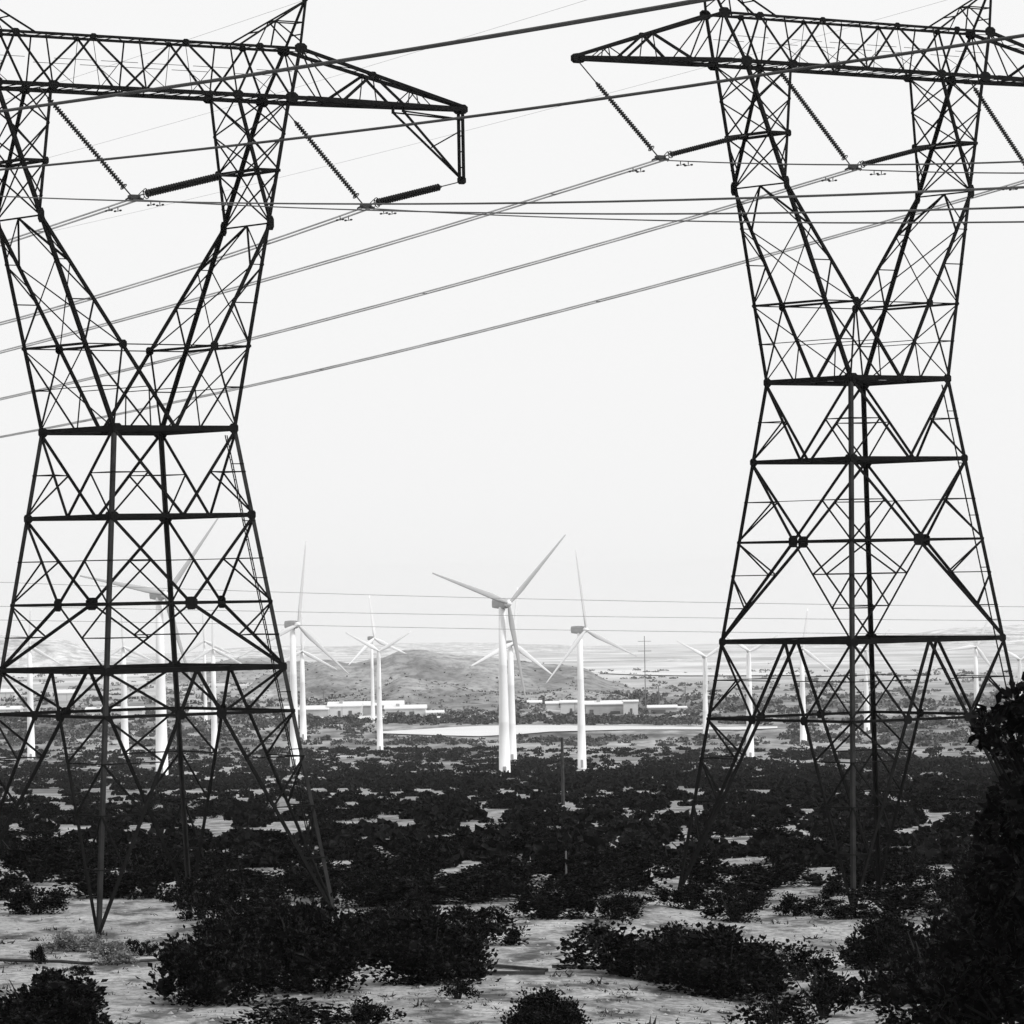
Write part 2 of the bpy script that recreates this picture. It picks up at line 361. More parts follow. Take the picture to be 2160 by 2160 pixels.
def lattice_tower(name, key, axis, levels, foot, label):
    UW, VW, TH = UD[key], VD[key], TURN[key]
    base = Vector((axis.x, axis.y, axis.z + foot))
    root = empty(name, base, TH)
    tag(root, label, 'transmission tower', 'lattice transmission towers')
    up = Vector((0, 0, -foot))                         # local z of the waist
    def bld(mb, nm, m='steel', parent=None): 
        mb.v = [(x, y, z + up.z) for x, y, z in mb.v]; return mb.build(nm, M[m], parent or root)
    ka = .136
    def C(i, h):                                       # body corner i at height h (<=0)
        a = 3.01 - h * ka; sx, sy = [(-1, -1), (1, -1), (1, 1), (-1, 1)][i]
        return Vector((sx * a, sy * a, h))
    def inn(i):
        sx, sy = [(-1, -1), (1, -1), (1, 1), (-1, 1)][i]; return Vector((-sx, 0, 0)), Vector((0, -sy, 0))
    FN = [Vector((0, -1, 0)), Vector((1, 0, 0)), Vector((0, 1, 0)), Vector((-1, 0, 0))]
    faces = [(0, 1), (1, 2), (2, 3), (3, 0)]
    # four main legs, waist to footing
    for i in range(4):
        b = MB(); d1, d2 = inn(i); b.angle(C(i, .1), C(i, foot - .1), .175, d1, d2, .05)
        lg = bld(b, 'leg', 'steel_low' if key == 'L' or i == 0 else 'steel')
        b = MB(); p = C(i, foot); b.lathe(p + Vector((0, 0, -.5)), p + Vector((0, 0, .12)), [(0, .45), (.7, .45), (1, .38)], 12); bld(b, 'footing', 'concrete')
    # horizontals and plates
    wid = [.22, .18, .11, .21, .13]
    for li, h in enumerate(levels):
        for fi, (i, j) in enumerate(faces):
            b = MB(); b.bar(C(i, h), C(j, h), wid[li] * .55, wid[li], n=(0, 0, 1)); bld(b, 'horizontal_beam')
        for i in range(4):
            if li in (0, 1, 3):
                b = MB(); d1, d2 = inn(i); p = C(i, h)
                sz = .44 if li == 0 else .40
                b.plate(p + d1 * .16 - d2 * .03, d2, (0, 0, 1), sz, sz * .9); b.plate(p + d2 * .16 - d1 * .03, d1, (0, 0, 1), sz, sz * .9)
                bld(b, 'gusset_plate', 'plate')
    l0, l1, l2, l3, l4 = levels
    sec = MB()                                         # thin secondary bracing of the body
    def diag(p, q, w, fn):
        b = MB(); b.bar(p, q, w, w * .5, n=fn); bld(b, 'diagonal_brace')
    def redund(i, j, ht, hb, tip, fn, horiz=True):     # leg i panel: leg - mid of diagonal, mid of diagonal - lower corner
        top = C(i, ht); m_ = lerp(top, tip, .5); lm = lerp(top, C(i, hb), .5)
        sec.bar(m_, lm, 0.060, 0.043, n=(0, 0, 1)); sec.bar(m_, C(i, hb), 0.068, 0.043, n=fn)
    for fi, (i, j) in enumerate(faces):
        fn = FN[fi]
        for (ht, hb, w) in ((l0, l1, .12), (l1, l2, .12)):
            mid = lerp(C(i, hb), C(j, hb), .5)
            for c in (i, j):
                diag(C(c, ht), mid, w, fn); redund(c, None, ht, hb, mid, fn)
            sec.bar(lerp(C(i, ht), mid, .5), lerp(C(j, ht), mid, .5), 0.043, 0.034, n=(0, 0, 1)) if ht == l1 and fi % 2 else None
        mid = lerp(C(i, l2), C(j, l2), .5)
        b = MB(); b.plate(mid + fn * .03, fn, (0, 0, 1), .58, .54); bld(b, 'gusset_plate', 'plate')
        for c in (i, j):
            thin = c in (0, 2)
            w = .08 if thin else .135
            diag(mid, C(c, l3), w, fn)
            n_ = 3 if (l2 - l3) > 3 else 2
            for k in range(1, n_):
                t = k / n_; q = lerp(mid, C(c, l3), t); lv = lerp(C(c, l2), C(c, l3), t)
                sec.bar(q, lv, 0.060, 0.043, n=(0, 0, 1)); sec.bar(q, lerp(C(c, l2), C(c, l3), t - 1 / n_), 0.068, 0.043, n=fn)
        mid3 = lerp(C(i, l3), C(j, l3), .5)
        for c in (i, j):                               # inverted V from the middle of the beam down to the feet
            diag(mid3, C(c, foot + .25), .145, fn)
            t4 = (l4 - l3) / (foot - l3); q4 = lerp(mid3, C(c, foot), t4)
            diag(C(c, l3), q4, .105, fn)
            if (l3 - l4) > 3:
                mm = lerp(C(c, l3), q4, .5); sec.bar(mm, lerp(C(c, l3), C(c, l4), .5), 0.060, 0.043, n=(0, 0, 1)); sec.bar(mm, C(c, l4 + .15), 0.068, 0.043, n=fn)
                sec.bar(mm, lerp(mid3, q4, .5), 0.051, 0.043, n=(0, 0, 1))
            b = MB(); b.plate(q4 + fn * .03, fn, (0, 0, 1), .46, .4); bld(b, 'gusset_plate', 'plate')
            hs = [l4, l4 + (foot - l4) * .21, l4 + (foot - l4) * .44, l4 + (foot - l4) * .68]
            prev = None
            for k, hh in enumerate(hs):
                lv = C(c, hh); q = lerp(mid3, C(c, foot), (hh - l3) / (foot - l3))
                if k: sec.bar(lv, q, 0.076, 0.051, n=(0, 0, 1))
                if prev is not None:
                    sec.bar(prev[0], q, 0.085, 0.051, n=fn)
                prev = (lv, q)
    # plan bracing
    for h, w in ((l0, .09), (l1, .06), (l3, .09)):
        ms = [lerp(C(i, h), C(j, h), .5) for i, j in faces]
        for k in range(4): sec.bar(ms[k], ms[(k + 1) % 4], w, w, n=(0, 0, 1))
        sec.bar(ms[0], ms[2], w * .8, w * .8, n=(0, 0, 1)); sec.bar(ms[1], ms[3], w * .8, w * .8, n=(0, 0, 1))
    for ht, hb, vee in ((l0, l1, 1), (l1, l2, 1), (l2, l3, 0)):     # light diaphragms across the corners, from diagonal to diagonal
        for t in ((.5,) if vee or l2 - l3 < 3 else (.33, .67)):
            P_ = {}
            for fi, (i, j) in enumerate(faces):
                for c in (i, j):
                    P_[fi, c] = lerp(C(c, ht), lerp(C(i, hb), C(j, hb), .5), t) if vee else lerp(lerp(C(i, ht), C(j, ht), .5), C(c, hb), t)
            for c in range(4):
                sec.bar(P_[c, c], P_[(c - 1) % 4, c], .042, .04, n=(0, 0, 1))
    bld(sec, 'body_bracing')
    # climbing ladder up the right leg
    lad = MB()
    d1, d2 = inn(1); off = Vector((.3, -.3, 0))
    for s in (.0, .36):
        e = Vector((-s * .7, -s * .7, 0))
        lad.bar(C(1, -.3) + d1 * .55 + e, C(1, foot + 3.2) + d1 * .55 + e, .035)
    zz = -.5
    while zz > foot + 3.2:
        lad.bar(C(1, zz) + d1 * .55, C(1, zz) + d1 * .55 + Vector((-.25, -.25, 0)), .035); zz -= .42
    zz = -1.5
    while zz > foot + 3.2:
        lad.bar(C(1, zz), C(1, zz) + d1 * .6, .04); zz -= 2.4
    bld(lad, 'ladder')
    # -------- the fork above the waist
    thin = MB()
    for s in (-1, 1):
        for k in (-1, 1):
            b = MB(); b.angle(O_(s, k, 0), O_(s, k, HA), .165, (-s, 0, 0), (0, -k, 0), .05); bld(b, 'fork_leg')
            b = MB(); fn = (0, k, 0)
            b.bar(I_(s, k, 0.02), I_(s, k, KN), .13, .11, n=fn); bld(b, 'fork_inner_leg')
            b = MB(); b.angle(I_(s, k, KN), I_(s, k, HA), .13, (s, 0, 0), (0, -k, 0), .04); bld(b, 'column_inner_leg')
            b = MB(); b.plate(lerp(O_(s, k, KN), I_(s, k, KN), .5) + Vector((0, k * .03, 0)), fn, (0, 0, 1), .3, .62); bld(b, 'gusset_plate', 'plate')
            b = MB(); b.plate(I_(s, k, 3.5) + Vector((0, k * .06, 0)), fn, (0, 0, 1), .36, .36); bld(b, 'gusset_plate', 'plate')
            b = MB(); b.plate(I_(s, k, HF), fn, (0, 0, 1), .28, .32); bld(b, 'gusset_plate', 'plate')
            # face bracing, waist to knee
            w12 = Vector((s * 1.2, k * 3.01, 0))
            thin.bar(O_(s, k, 3.5), w12, 0.070, 0.048, n=fn); thin.bar(I_(s, k, 3.5), O_(s, k, 0), 0.070, 0.048, n=fn)
            x_ = lerp(I_(s, k, 3.5), O_(s, k, 0), .5); thin.bar(x_, O_(s, k, 1.75), 0.070, 0.048, n=(0, 0, 1))
            thin.bar(O_(s, k, 3.5), I_(s, k, 3.5), 0.070, 0.048, n=(0, 0, 1))
            thin.bar(I_(s, k, 5.35), O_(s, k, 3.5), 0.070, 0.048, n=fn); thin.bar(I_(s, k, 5.35), O_(s, k, 5.35), 0.070, 0.048, n=(0, 0, 1))
            thin.bar(I_(s, k, 5.35), O_(s, k, 7.0), 0.055, 0.040, n=fn); thin.bar(I_(s, k, 7.0), O_(s, k, 7.0), 0.047, 0.040, n=(0, 0, 1))
            thin.bar(I_(s, k, 7.0), O_(s, k, 8.0), 0.039, 0.040, n=fn)
            thin.bar(I_(s, k, 1.75), w12, 0.047, 0.040, n=fn)
            # column face: two crossed panels above the collar, one below
            g2 = (HF + HA) / 2
            for h0, h1 in ((HF, g2), (g2, HA)):
                thin.bar(O_(s, k, h0), I_(s, k, h1), 0.062, 0.040, n=fn); thin.bar(I_(s, k, h0), O_(s, k, h1), 0.062, 0.040, n=fn)
            b = MB(); b.bar(O_(s, k, HF), I_(s, k, HF), .16, .12, n=(0, 0, 1)); bld(b, 'collar_beam')
            thin.bar(I_(s, k, HF), O_(s, k, 9.6), 0.055, 0.040, n=fn); thin.bar(O_(s, k, HF), I_(s, k, 9.6), 0.055, 0.040, n=fn)
            thin.bar(O_(s, k, 9.6), I_(s, k, 9.6), 0.039, 0.040, n=(0, 0, 1))
        # side faces (outer O, inner I), the near pair to the far pair
        for fnn, G, big in (((s, 0, 0), O_, 0), ((-s, 0, 0), I_, 1)):
            sx = [(0.0, 3.5), (3.5, 7.0)] if not big else [(3.5, 6.9)]
            for h0, h1 in sx:
                thin.bar(G(s, -1, h0), G(s, 1, h1), .045, .035, n=fnn); thin.bar(G(s, 1, h0), G(s, -1, h1), .045, .035, n=fnn)
            thin.bar(G(s, -1, 1.75), G(s, 1, 1.75), .04, .035, n=(0, 0, 1))
            b = MB(); b.bar(G(s, -1, 3.5), G(s, 1, 3.5), .12, .10, n=(0, 0, 1)); bld(b, 'tie_beam')
            b = MB(); b.bar(G(s, -1, HF), G(s, 1, HF), .15, .12, n=(0, 0, 1)); bld(b, 'collar_beam')
            if not big:
                km = lerp(G(s, -1, KN), G(s, 1, KN), .5)
                thin.bar(G(s, -1, KN), G(s, 1, KN), 0.078, 0.064, n=(0, 0, 1))
                for k in (-1, 1):
                    thin.bar(km, I_(s, k, 6.9), 0.086, 0.064, n=(-s, 0, 0)); thin.bar(km, O_(s, k, 7.0), 0.047, 0.040, n=fnn)
            g2 = (HF + HA) / 2
            for h0, h1 in ((HF, g2), (g2, HA)):
                thin.bar(G(s, -1, h0), G(s, 1, h1), 0.055, 0.040, n=fnn); thin.bar(G(s, 1, h0), G(s, -1, h1), 0.055, 0.040, n=fnn)
            thin.bar(G(s, -1, KN), G(s, 1, HF), 0.062, 0.040, n=fnn); thin.bar(G(s, 1, KN), G(s, -1, HF), 0.062, 0.040, n=fnn)
    # the two inner braces that tie the fork across
    for k in (-1, 1):
        for s in (-1, 1):
            thin.bar(I_(s, k, 3.5), Vector((0, k * 2.55, 3.5)), 0.055, 0.048, n=(0, 0, 1))
    bld(thin, 'fork_bracing')
    # -------- cross-arm
    ht = HA + 2.2
    TIP = 17.0; TIPL = 16.0; UT = 8.1; VT = .62; VB = 1.125
    def tip(u): return TIP if u > 0 else TIPL
    DR = -.22
    b_ = MB
    for k in (-1, 1):
        b = MB()
        b.bar((-UT, k * VB, HA), (UT, k * VB, HA), .17, .17)
        b.bar((UT, k * VB, HA), (TIP, k * .12, HA), .20, .20); b.bar((-UT, k * VB, HA), (-TIPL, k * .12, HA + DR), .20, .20)
        bld(b, 'bottom_chord')
        b = MB()
        b.bar((-UT, k * VT, ht), (UT, k * VT, ht), .11, .11)
        b.bar((UT, k * VT, ht), (TIP, k * .1, HA + .12), .14, .14); b.bar((-UT, k * VT, ht), (-TIPL, k * .1, HA + .12 + DR), .14, .14)
        bld(b, 'top_chord')
    lat = MB(); webs = {0: MB(), 1: MB(), -1: MB()}; web = webs[0]
    nodes = [(-9.0, 1), (-7.27, 0), (-6.0, 1), (-4.53, 0), (-2.27, 1), (0, 0), (2.27, 1), (4.53, 0), (6.0, 1), (7.27, 0), (9.0, 1)]
    def pt(u, top, k):
        if top:
            if abs(u) > UT:
                t = (abs(u) - UT) / (tip(u) - UT); return Vector((u, k * (VT + (.1 - VT) * t), ht + (HA + .12 + (DR if u < 0 else 0) - ht) * t))
            return Vector((u, k * VT, ht))
        if abs(u) > UT:
            t = (abs(u) - UT) / (tip(u) - UT); return Vector((u, k * (VB + (.12 - VB) * t), HA + (DR * t if u < 0 else 0)))
        return Vector((u, k * VB, HA))
    for k in (-1, 1):
        for (u0, t0), (u1, t1) in zip(nodes[1:-1], nodes[2:-1]):
            web.bar(pt(u0, t0, k), pt(u1, t1, k), .085, .06, n=(0, k, 0))
        for u in (-4.53, 0, 4.53): lat.bar(pt(u, 0, k), pt(u, 1, k), 0.058, 0.043, n=(0, k, 0))
        for u in (-2.27, 2.27): lat.bar(pt(u, 1, k), pt(u, 0, k), 0.020, 0.021, n=(0, k, 0))
        for s in (-1, 1):
            web.bar(pt(s * 7.27, 0, k), pt(s * 8.1, 1, k), .13, .09, n=(0, k, 0))
            lat.bar(pt(s * 8.1, 1, k), pt(s * 8.9, 0, k), 0.061, 0.043, n=(0, k, 0))
            webs[s].bar(pt(s * 10.1, 0, k), pt(s * 12.0, 1, k), .12, .08, n=(0, k, 0)); webs[s].bar(pt(s * 12.0, 1, k), pt(s * 13.6, 0, k), .10, .08, n=(0, k, 0))
            lat.bar(pt(s * 8.1, 1, k), pt(s * 10.1, 0, k), 0.048, 0.043, n=(0, k, 0)); lat.bar(pt(s * 12.0, 1, k), pt(s * 12.0, 0, k), 0.041, 0.037, n=(0, k, 0))
            lat.bar(pt(s * 14.4, 1, k), pt(s * 14.4, 0, k), 0.034, 0.037, n=(0, k, 0)); lat.bar(pt(s * 14.4, 1, k), pt(s * 15.2, 0, k), 0.034, 0.037, n=(0, k, 0)); lat.bar(pt(s * 13.6, 0, k), pt(s * 14.4, 1, k), 0.041, 0.037, n=(0, k, 0))
    us = [-14.8, -13.9, -12.7, -11.4, -10.1, -8.7, -7.27, -5.9, -4.53, -3.4, -2.27, -1.13, 0, 1.13, 2.27, 3.4, 4.53, 5.9, 7.27, 8.7, 10.1, 11.4, 12.7, 14.4, 15.4]
    for n_, (a, c) in enumerate(zip(us, us[1:])):
        k = 1 if n_ % 2 else -1
        lat.bar(pt(a, 0, k), pt(c, 0, -k), 0.041, 0.037, n=(0, 0, 1)); lat.bar(pt(a, 1, -k), pt(c, 1, k), 0.034, 0.029, n=(0, 0, 1))
    for u in us: lat.bar(pt(u, 0, -1), pt(u, 0, 1), 0.041, 0.037, n=(0, 0, 1)); lat.bar(pt(u, 1, -1), pt(u, 1, 1), 0.034, 0.029, n=(0, 0, 1))
    for u in (-3.4, -1.13, 1.13, 3.4, -6.6, 6.6):               # light mid-height frames
        for k in (-1, 1): lat.bar(lerp(pt(u - .9, 0, k), pt(u - .9, 1, k), .52), lerp(pt(u + .9, 0, k), pt(u + .9, 1, k), .52), 0.024, 0.021, n=(0, 0, 1))
        lat.bar(lerp(pt(u, 0, -1), pt(u, 1, -1), .5), pt(u, 0, 1), 0.024, 0.021); lat.bar(lerp(pt(u, 0, 1), pt(u, 1, 1), .5), pt(u, 0, -1), 0.024, 0.021)
    [bld(w_, 'arm_web') for w_ in webs.values()]; bld(lat, 'arm_bracing')
    for s in (-1, 1):
        for k in (-1, 1):
            for u, tp, sz in ((s * 4.53, 0, .46), (s * 7.27, 0, .56), (s * 8.1, 1, .56), (s * 6.0, 1, .32), (s * 2.27, 1, .26), (s * 12.0, 1, .28)):
                b = MB(); b.plate(pt(u, tp, k) + Vector((0, k * .07, 0)), (0, k, 0), (0, 0, 1), sz * 1.1, sz * .8); bld(b, 'gusset_plate', 'plate')
        b = MB(); b.plate((s * (tip(s) - .05), 0, HA + (DR if s < 0 else 0)), (0, 1, 0), (0, 0, 1), .6, .42, t=.3); bld(b, 'arm_tip_plate', 'plate')
        # earth wire peak
        ap = Vector((s * 8.8, 0, ht + 2.15)); pk = MB()
        for k in (-1, 1):
            pk.bar(pt(s * 8.1, 1, k), ap + Vector((0, k * .05, 0)), .10, .08); pk.bar(pt(s * 5.0, 1, k), ap + Vector((0, k * .05, 0)), .07, .07)
            m1, m2 = lerp(pt(s * 8.1, 1, k), ap, .55), lerp(pt(s * 5.0, 1, k), ap, .55)
            pk.bar(m1, m2, .06, .05); pk.bar(m2, pt(s * 6.6, 1, k), .06, .05); pk.bar(m2, lerp(pt(s * 8.1, 1, k), ap, .15), .05, .05)
        for t in (.3, .55): pk.bar(lerp(pt(s * 8.1, 1, -1), ap, t), lerp(pt(s * 8.1, 1, 1), ap, t), .05, .05); pk.bar(lerp(pt(s * 5, 1, -1), ap, t), lerp(pt(s * 5, 1, 1), ap, t), .05, .05)
        pk.bar(ap, ap + Vector((0, 0, .2)), .18)
        bld(pk, 'earth_wire_peak')
    # hanging bracket below the right arm tip (the inner string of the outer phase hangs from its foot)
    b = MB(); g = TIP - .05
    for k in (-.16, .16): b.bar((g, k, HA - .1), (g, k, HA - 3.1), .12, .10)
    for t in (.1, .35, .6, .85): b.bar((g, -.16, HA - .2 - 2.8 * t), (g, .16, HA - .2 - 2.8 * t), .05)
    b.bar((g, 0, HA - 3.1), (13.6, .4, HA - .25), .09, .08); b.bar((g, 0, HA - 3.1), (13.6, -.4, HA - .25), .09, .08)
    b.bar((13.6, .4, HA - .25), (g, .1, HA - .45), .08, .06); b.bar((13.6, -.4, HA - .25), (g, -.1, HA - .45), .08, .06)
    b.bar((13.6, .4, HA - .3), (13.6, .4, HA), .1); b.bar((13.6, -.4, HA - .3), (13.6, -.4, HA), .1)
    b.bar((g, 0, HA - .95), (15.35, 0, HA - 1.75), .05, .05)
    b.plate((g, 0, HA - 3.15), (0, 1, 0), (0, 0, 1), .4, .35, t=.12)
    bld(b, 'hanging_bracket')
    def world(u, v, h): return Vector((axis.x, axis.y, axis.z)) + UW * u + VW * v + Vector((0, 0, h))
    return root, world

axL = at(291, 908, 200.0); axR = at(1808, 803, 218.6)
towL, wL = lattice_tower('transmission_tower', 'L', axL, [0, -3.65, -7.3, -10.05, -11.9], -20.95,
    'black lattice tower cropped by the left edge, with a hanging bracket on its right arm')
towR, wR = lattice_tower('transmission_tower', 'R', axR, [0, -3.68, -7.38, -11.95, -15.5], -24.1,
    'black steel lattice tower standing on the right behind the dark tree at the edge')

# ------------------------------------------------------------------ insulator strings, yokes, conductors
def insulator(p, q, rad, label, fit0=.35, fit1=.12, pitch=.125):
    p, q = Vector(p), Vector(q); L = (q - p).length
    root = empty('insulator_string', p); tag(root, label, 'insulator string', 'V-shaped insulator strings')
    d = (q - p) / L
    a, c = d * (L * fit0), d * (L * (1 - fit1))
    n = max(6, int((c - a).length / pitch)); pr = []
    for k in range(n):
        t0 = k / n; w = 1 / n
        pr += [(t0, .05), (t0 + w * .30, .06), (t0 + w * .42, rad * .86), (t0 + w * .62, rad), (t0 + w * .70, rad * .92), (t0 + w * .74, .055)]
    pr.append((1, .05))
    b = MB(); b.lathe(a, c, pr, 12); b.build('discs', M['porcelain'], root, smooth=False)
    b = MB(); b.tube([Vector((0, 0, 0)), a], .028, 6); b.lathe(a * .93, a, [(0, .05), (1, .07)], 8); b.build('hanger_link', M['fitting'], root)
    b = MB(); b.tube([c, q - p], .03, 6)
    e = d.orthogonal().normalized(); f = d.cross(e)
    ring = [c + (e * math.cos(x) + f * math.sin(x)) * rad * 1.25 for x in [2 * math.pi * i / 12 for i in range(13)]]
    b.tube(ring, .022, 5); b.bar(ring[0], ring[6], .03); b.build('grading_ring', M['fitting'], root)
    return root

def clamp_pt(world, u): return world(u, 0, HA - 4.55)
PHS = {'L': 11.8, 'R': 11.4}
NAMES = {
 ('L', 0, 0): ('beaded insulator string hanging inside the left tower window, its steep left limb', .125, .10),
 ('L', 0, 1): ('thick dark insulator string in the left tower window, its near-level right limb', .175, .17),
 ('L', 1, 0): ('beaded insulator string sloping down from the right column of the left tower', .125, .22),
 ('L', 1, 1): ('thick dark insulator string hung from the bracket at the end of the left tower arm', .17, .24),
 ('R', -1, 0): ('slim dark insulator string hanging from the left arm tip of the right tower', .12, .24),
 ('R', -1, 1): ('dark insulator string running into the left column of the right tower', .125, .10),
 ('R', 0, 0): ('slim insulator string inside the right tower window, its steep left limb', .125, .08),
 ('R', 0, 1): ('dark insulator string inside the right tower window, its near-level right limb', .125, .10),
 ('R', 1, 0): ('slim insulator string sloping down at the right edge beside the right tower', .125, .10),
 ('R', 1, 1): ('dark insulator string hung from the end bracket of the right tower arm', .125, .24),
 ('L', -1, 0): ('slim insulator string hanging from the outer left arm tip of the left tower', .125, .2),
 ('L', -1, 1): ('dark insulator string running into the left column of the left tower from outside', .17, .06),
}
clamps = {}
for key, world in (('L', wL), ('R', wR)):
    for ph in (-1, 0, 1):
        c = clamp_pt(world, ph * PHS[key]); UW, VW = UD[key], VD[key]
        clamps[key, ph] = c
        if ph == -1: a0, a1 = world(-15.95, 0, HA - .35), world(-6.31, 0, HF)
        if ph == 0: a0, a1 = world(-4.53, 0, HA), world(5.17, 0, HF)
        if ph == 1: a0, a1 = world(7.27, 0, HA), world(16.95, 0, HA - 3.2)
        if (key, ph) != ('L', -1):
            pass
        for i, a in enumerate((a0, a1)):
            lab, rad, f0 = NAMES[key, ph, i]
            insulator(a, c + Vector((0, 0, .18)) + UW * (-.16 if i == 0 else .2), rad, lab, f0, .08)
YL = {('L', 0): 'small steel yoke joining the V strings in the left tower window',
      ('L', 1): 'small steel yoke under the outer V strings right of the left tower',
      ('L', -1): 'small steel yoke under the outer V strings left of the left tower',
      ('R', -1): 'small steel yoke under the outer V strings left of the right tower',
      ('R', 0): 'small steel yoke joining the V strings in the right tower window',
      ('R', 1): 'small steel yoke under the outer V strings right of the right tower'}
for (key, ph), c in clamps.items():
    UW, VW = UD[key], VD[key]
    root = empty('conductor_yoke', c); tag(root, YL[key, ph], 'conductor yoke', 'conductor yokes under the V strings')
    b = MB(); b.plate((0, 0, .12), VW, (0, 0, 1), .62, .2, t=.04); b.build('yoke_plate', M['fitting'], root)
    for s in (-.22, .22):
        b = MB(); p = UW * s; b.tube([p - VW * .3, p - VW * .12 + Vector((0, 0, .05)), p + VW * .12 + Vector((0, 0, .05)), p + VW * .3], .055, 6)
        b.bar(p, p + Vector((0, 0, .14)), .05); b.build('clamp', M['fitting'], root)
    b = MB(); b.tube([UW * .2 + Vector((0, 0, .2)), UW * .42 + Vector((0, 0, .4)), UW * .5 + Vector((0, 0, .15)), UW * .42 + Vector((0, 0, -.05))], .025, 5); b.build('arcing_horn', M['fitting'], root)

def fit_span(c, sgn, pix, VW):
    """sag curve of a span that leaves c along the line: z = z0 + s t + q t^2, through one or two sighted points"""
    D = VW * sgn; ts = []
    for px, py in pix:
        r = None; t = 0.0
        lo, hi = 0.0, 240.0
        def colx(t):
            p = Vector((c.x + D.x * t, c.y + D.y * t, 0)); return p
        # solve for t so the point shows in that column (roll makes column depend on z a little: iterate)
        z = c.z
        for it in range(4):
            rr = ray(px, py)
            # direction lines in plan: x = rr.x * y
            den = D.x - rr.x * D.y
            t = (rr.x * c.y - c.x) / den
            z = CAMZ + rr.z * (c.y + D.y * t)
        ts.append((t, z))
    if len(ts) == 1:
        t, z = ts[0]; q = .0003; s = (z - c.z - q * t * t) / t
    else:
        (t1, z1), (t2, z2) = ts; a1, a2 = (z1 - c.z) / t1, (z2 - c.z) / t2
        q = (a2 - a1) / (t2 - t1); s = a1 - q * t1
    return s, q
def conductor(key, ph, sgn, pix, length, label, group, r=.024, m='alu', twin=.22, damp=True, steps=40):
    c = clamps[key, ph]; UW, VW = UD[key], VD[key]
    s, q = fit_span(c, sgn, pix, VW); q = max(min(q, .0012), -.0002) if len(pix) > 1 else q
    D = VW * sgn
    root = empty('conductor_bundle', c); tag(root, label, 'power line', group)
    offs = (-twin, twin) if twin else (0,)
    for e in offs:
        b = MB(); b.tube([UW * e + D * t + Vector((0, 0, s * t + q * t * t)) for t in [length * (k / steps) ** 1.4 for k in range(steps + 1)]], r, 5)
        b.build('cable', M[m], root)
        if damp:
            for t in (1.7,):
                p = UW * e + D * t + Vector((0, 0, s * t + q * t * t))
                b = MB(); b.bar(p, p - Vector((0, 0, .16)), .04); b.tube([p - Vector((0, 0, .16)) - D * .22, p - Vector((0, 0, .19)), p - Vector((0, 0, .16)) + D * .22], .015, 4)
                for f in (-.22, .22): b.lathe(p - Vector((0, 0, .17)) + D * (f - .07), p - Vector((0, 0, .17)) + D * (f + .07), [(0, .025), (.3, .042), (1, .04)], 6)
                b.build('vibration_damper', M['fitting'], root)
    if twin and length > 30:
        t = 8.0
        while t < min(length, 90):
            p = D * t + Vector((0, 0, s * t + q * t * t)); b = MB(); b.bar(p - UW * twin, p + UW * twin, .03); b.build('spacer', M['fitting'], root); t += 26
    return root
GA, GN = 'twin conductors leaving the towers towards the lower left', 'twin conductors leaving the towers towards the right'
conductor('L', 0, 1, [(0, 515)], 420, 'pale twin cable descending left from the left tower window', GA, r=.042)
conductor('L', 1, 1, [(540, 520), (0, 683)], 420, 'pale twin cable descending left from the end of the left tower arm', GA, r=.042)
conductor('R', -1, 1, [(1000, 460), (0, 743)], 430, 'pale twin cable descending left from the left arm of the right tower', GA, r=.042)
conductor('R', 0, 1, [(1450, 462), (0, 842)], 430, 'pale twin cable descending left from the right tower window', GA, r=.042)
conductor('R', 1, 1, [(1560, 555), (0, 922)], 430, 'lowest pale twin cable descending left from behind the right tower', GA, r=.042)
conductor('L', -1, 1, [(-260, 425)], 420, 'pale twin cable leaving the left phase of the left tower', GA, r=.042)
conductor('L', -1, -1, [(560, 429), (2160, 395)], 150, 'grey near-level twin cable, upper one of three crossing between the towers', GN, r=.026, m='alu_dark')
conductor('L', 0, -1, [(762, 443), (2160, 437)], 145, 'grey near-level twin cable leaving the left tower window to the right', GN, r=.026, m='alu_dark')
conductor('L', 1, -1, [(1100, 456), (2160, 468)], 140, 'grey near-level twin cable, lowest of three crossing between the towers', GN, r=.026, m='alu_dark')
conductor('R', -1, -1, [(1543, 343), (2160, 325)], 150, 'grey twin cable running right from the left arm of the right tower', GN, r=.026, m='alu_dark')
conductor('R', 0, -1, [(1920, 361), (2160, 358)], 150, 'grey twin cable running right from the right tower window', GN, r=.026, m='alu_dark')
conductor('R', 1, -1, [(2400, 380)], 150, 'twin cable leaving the right tower at the right edge', GN, r=.026, m='alu_dark')

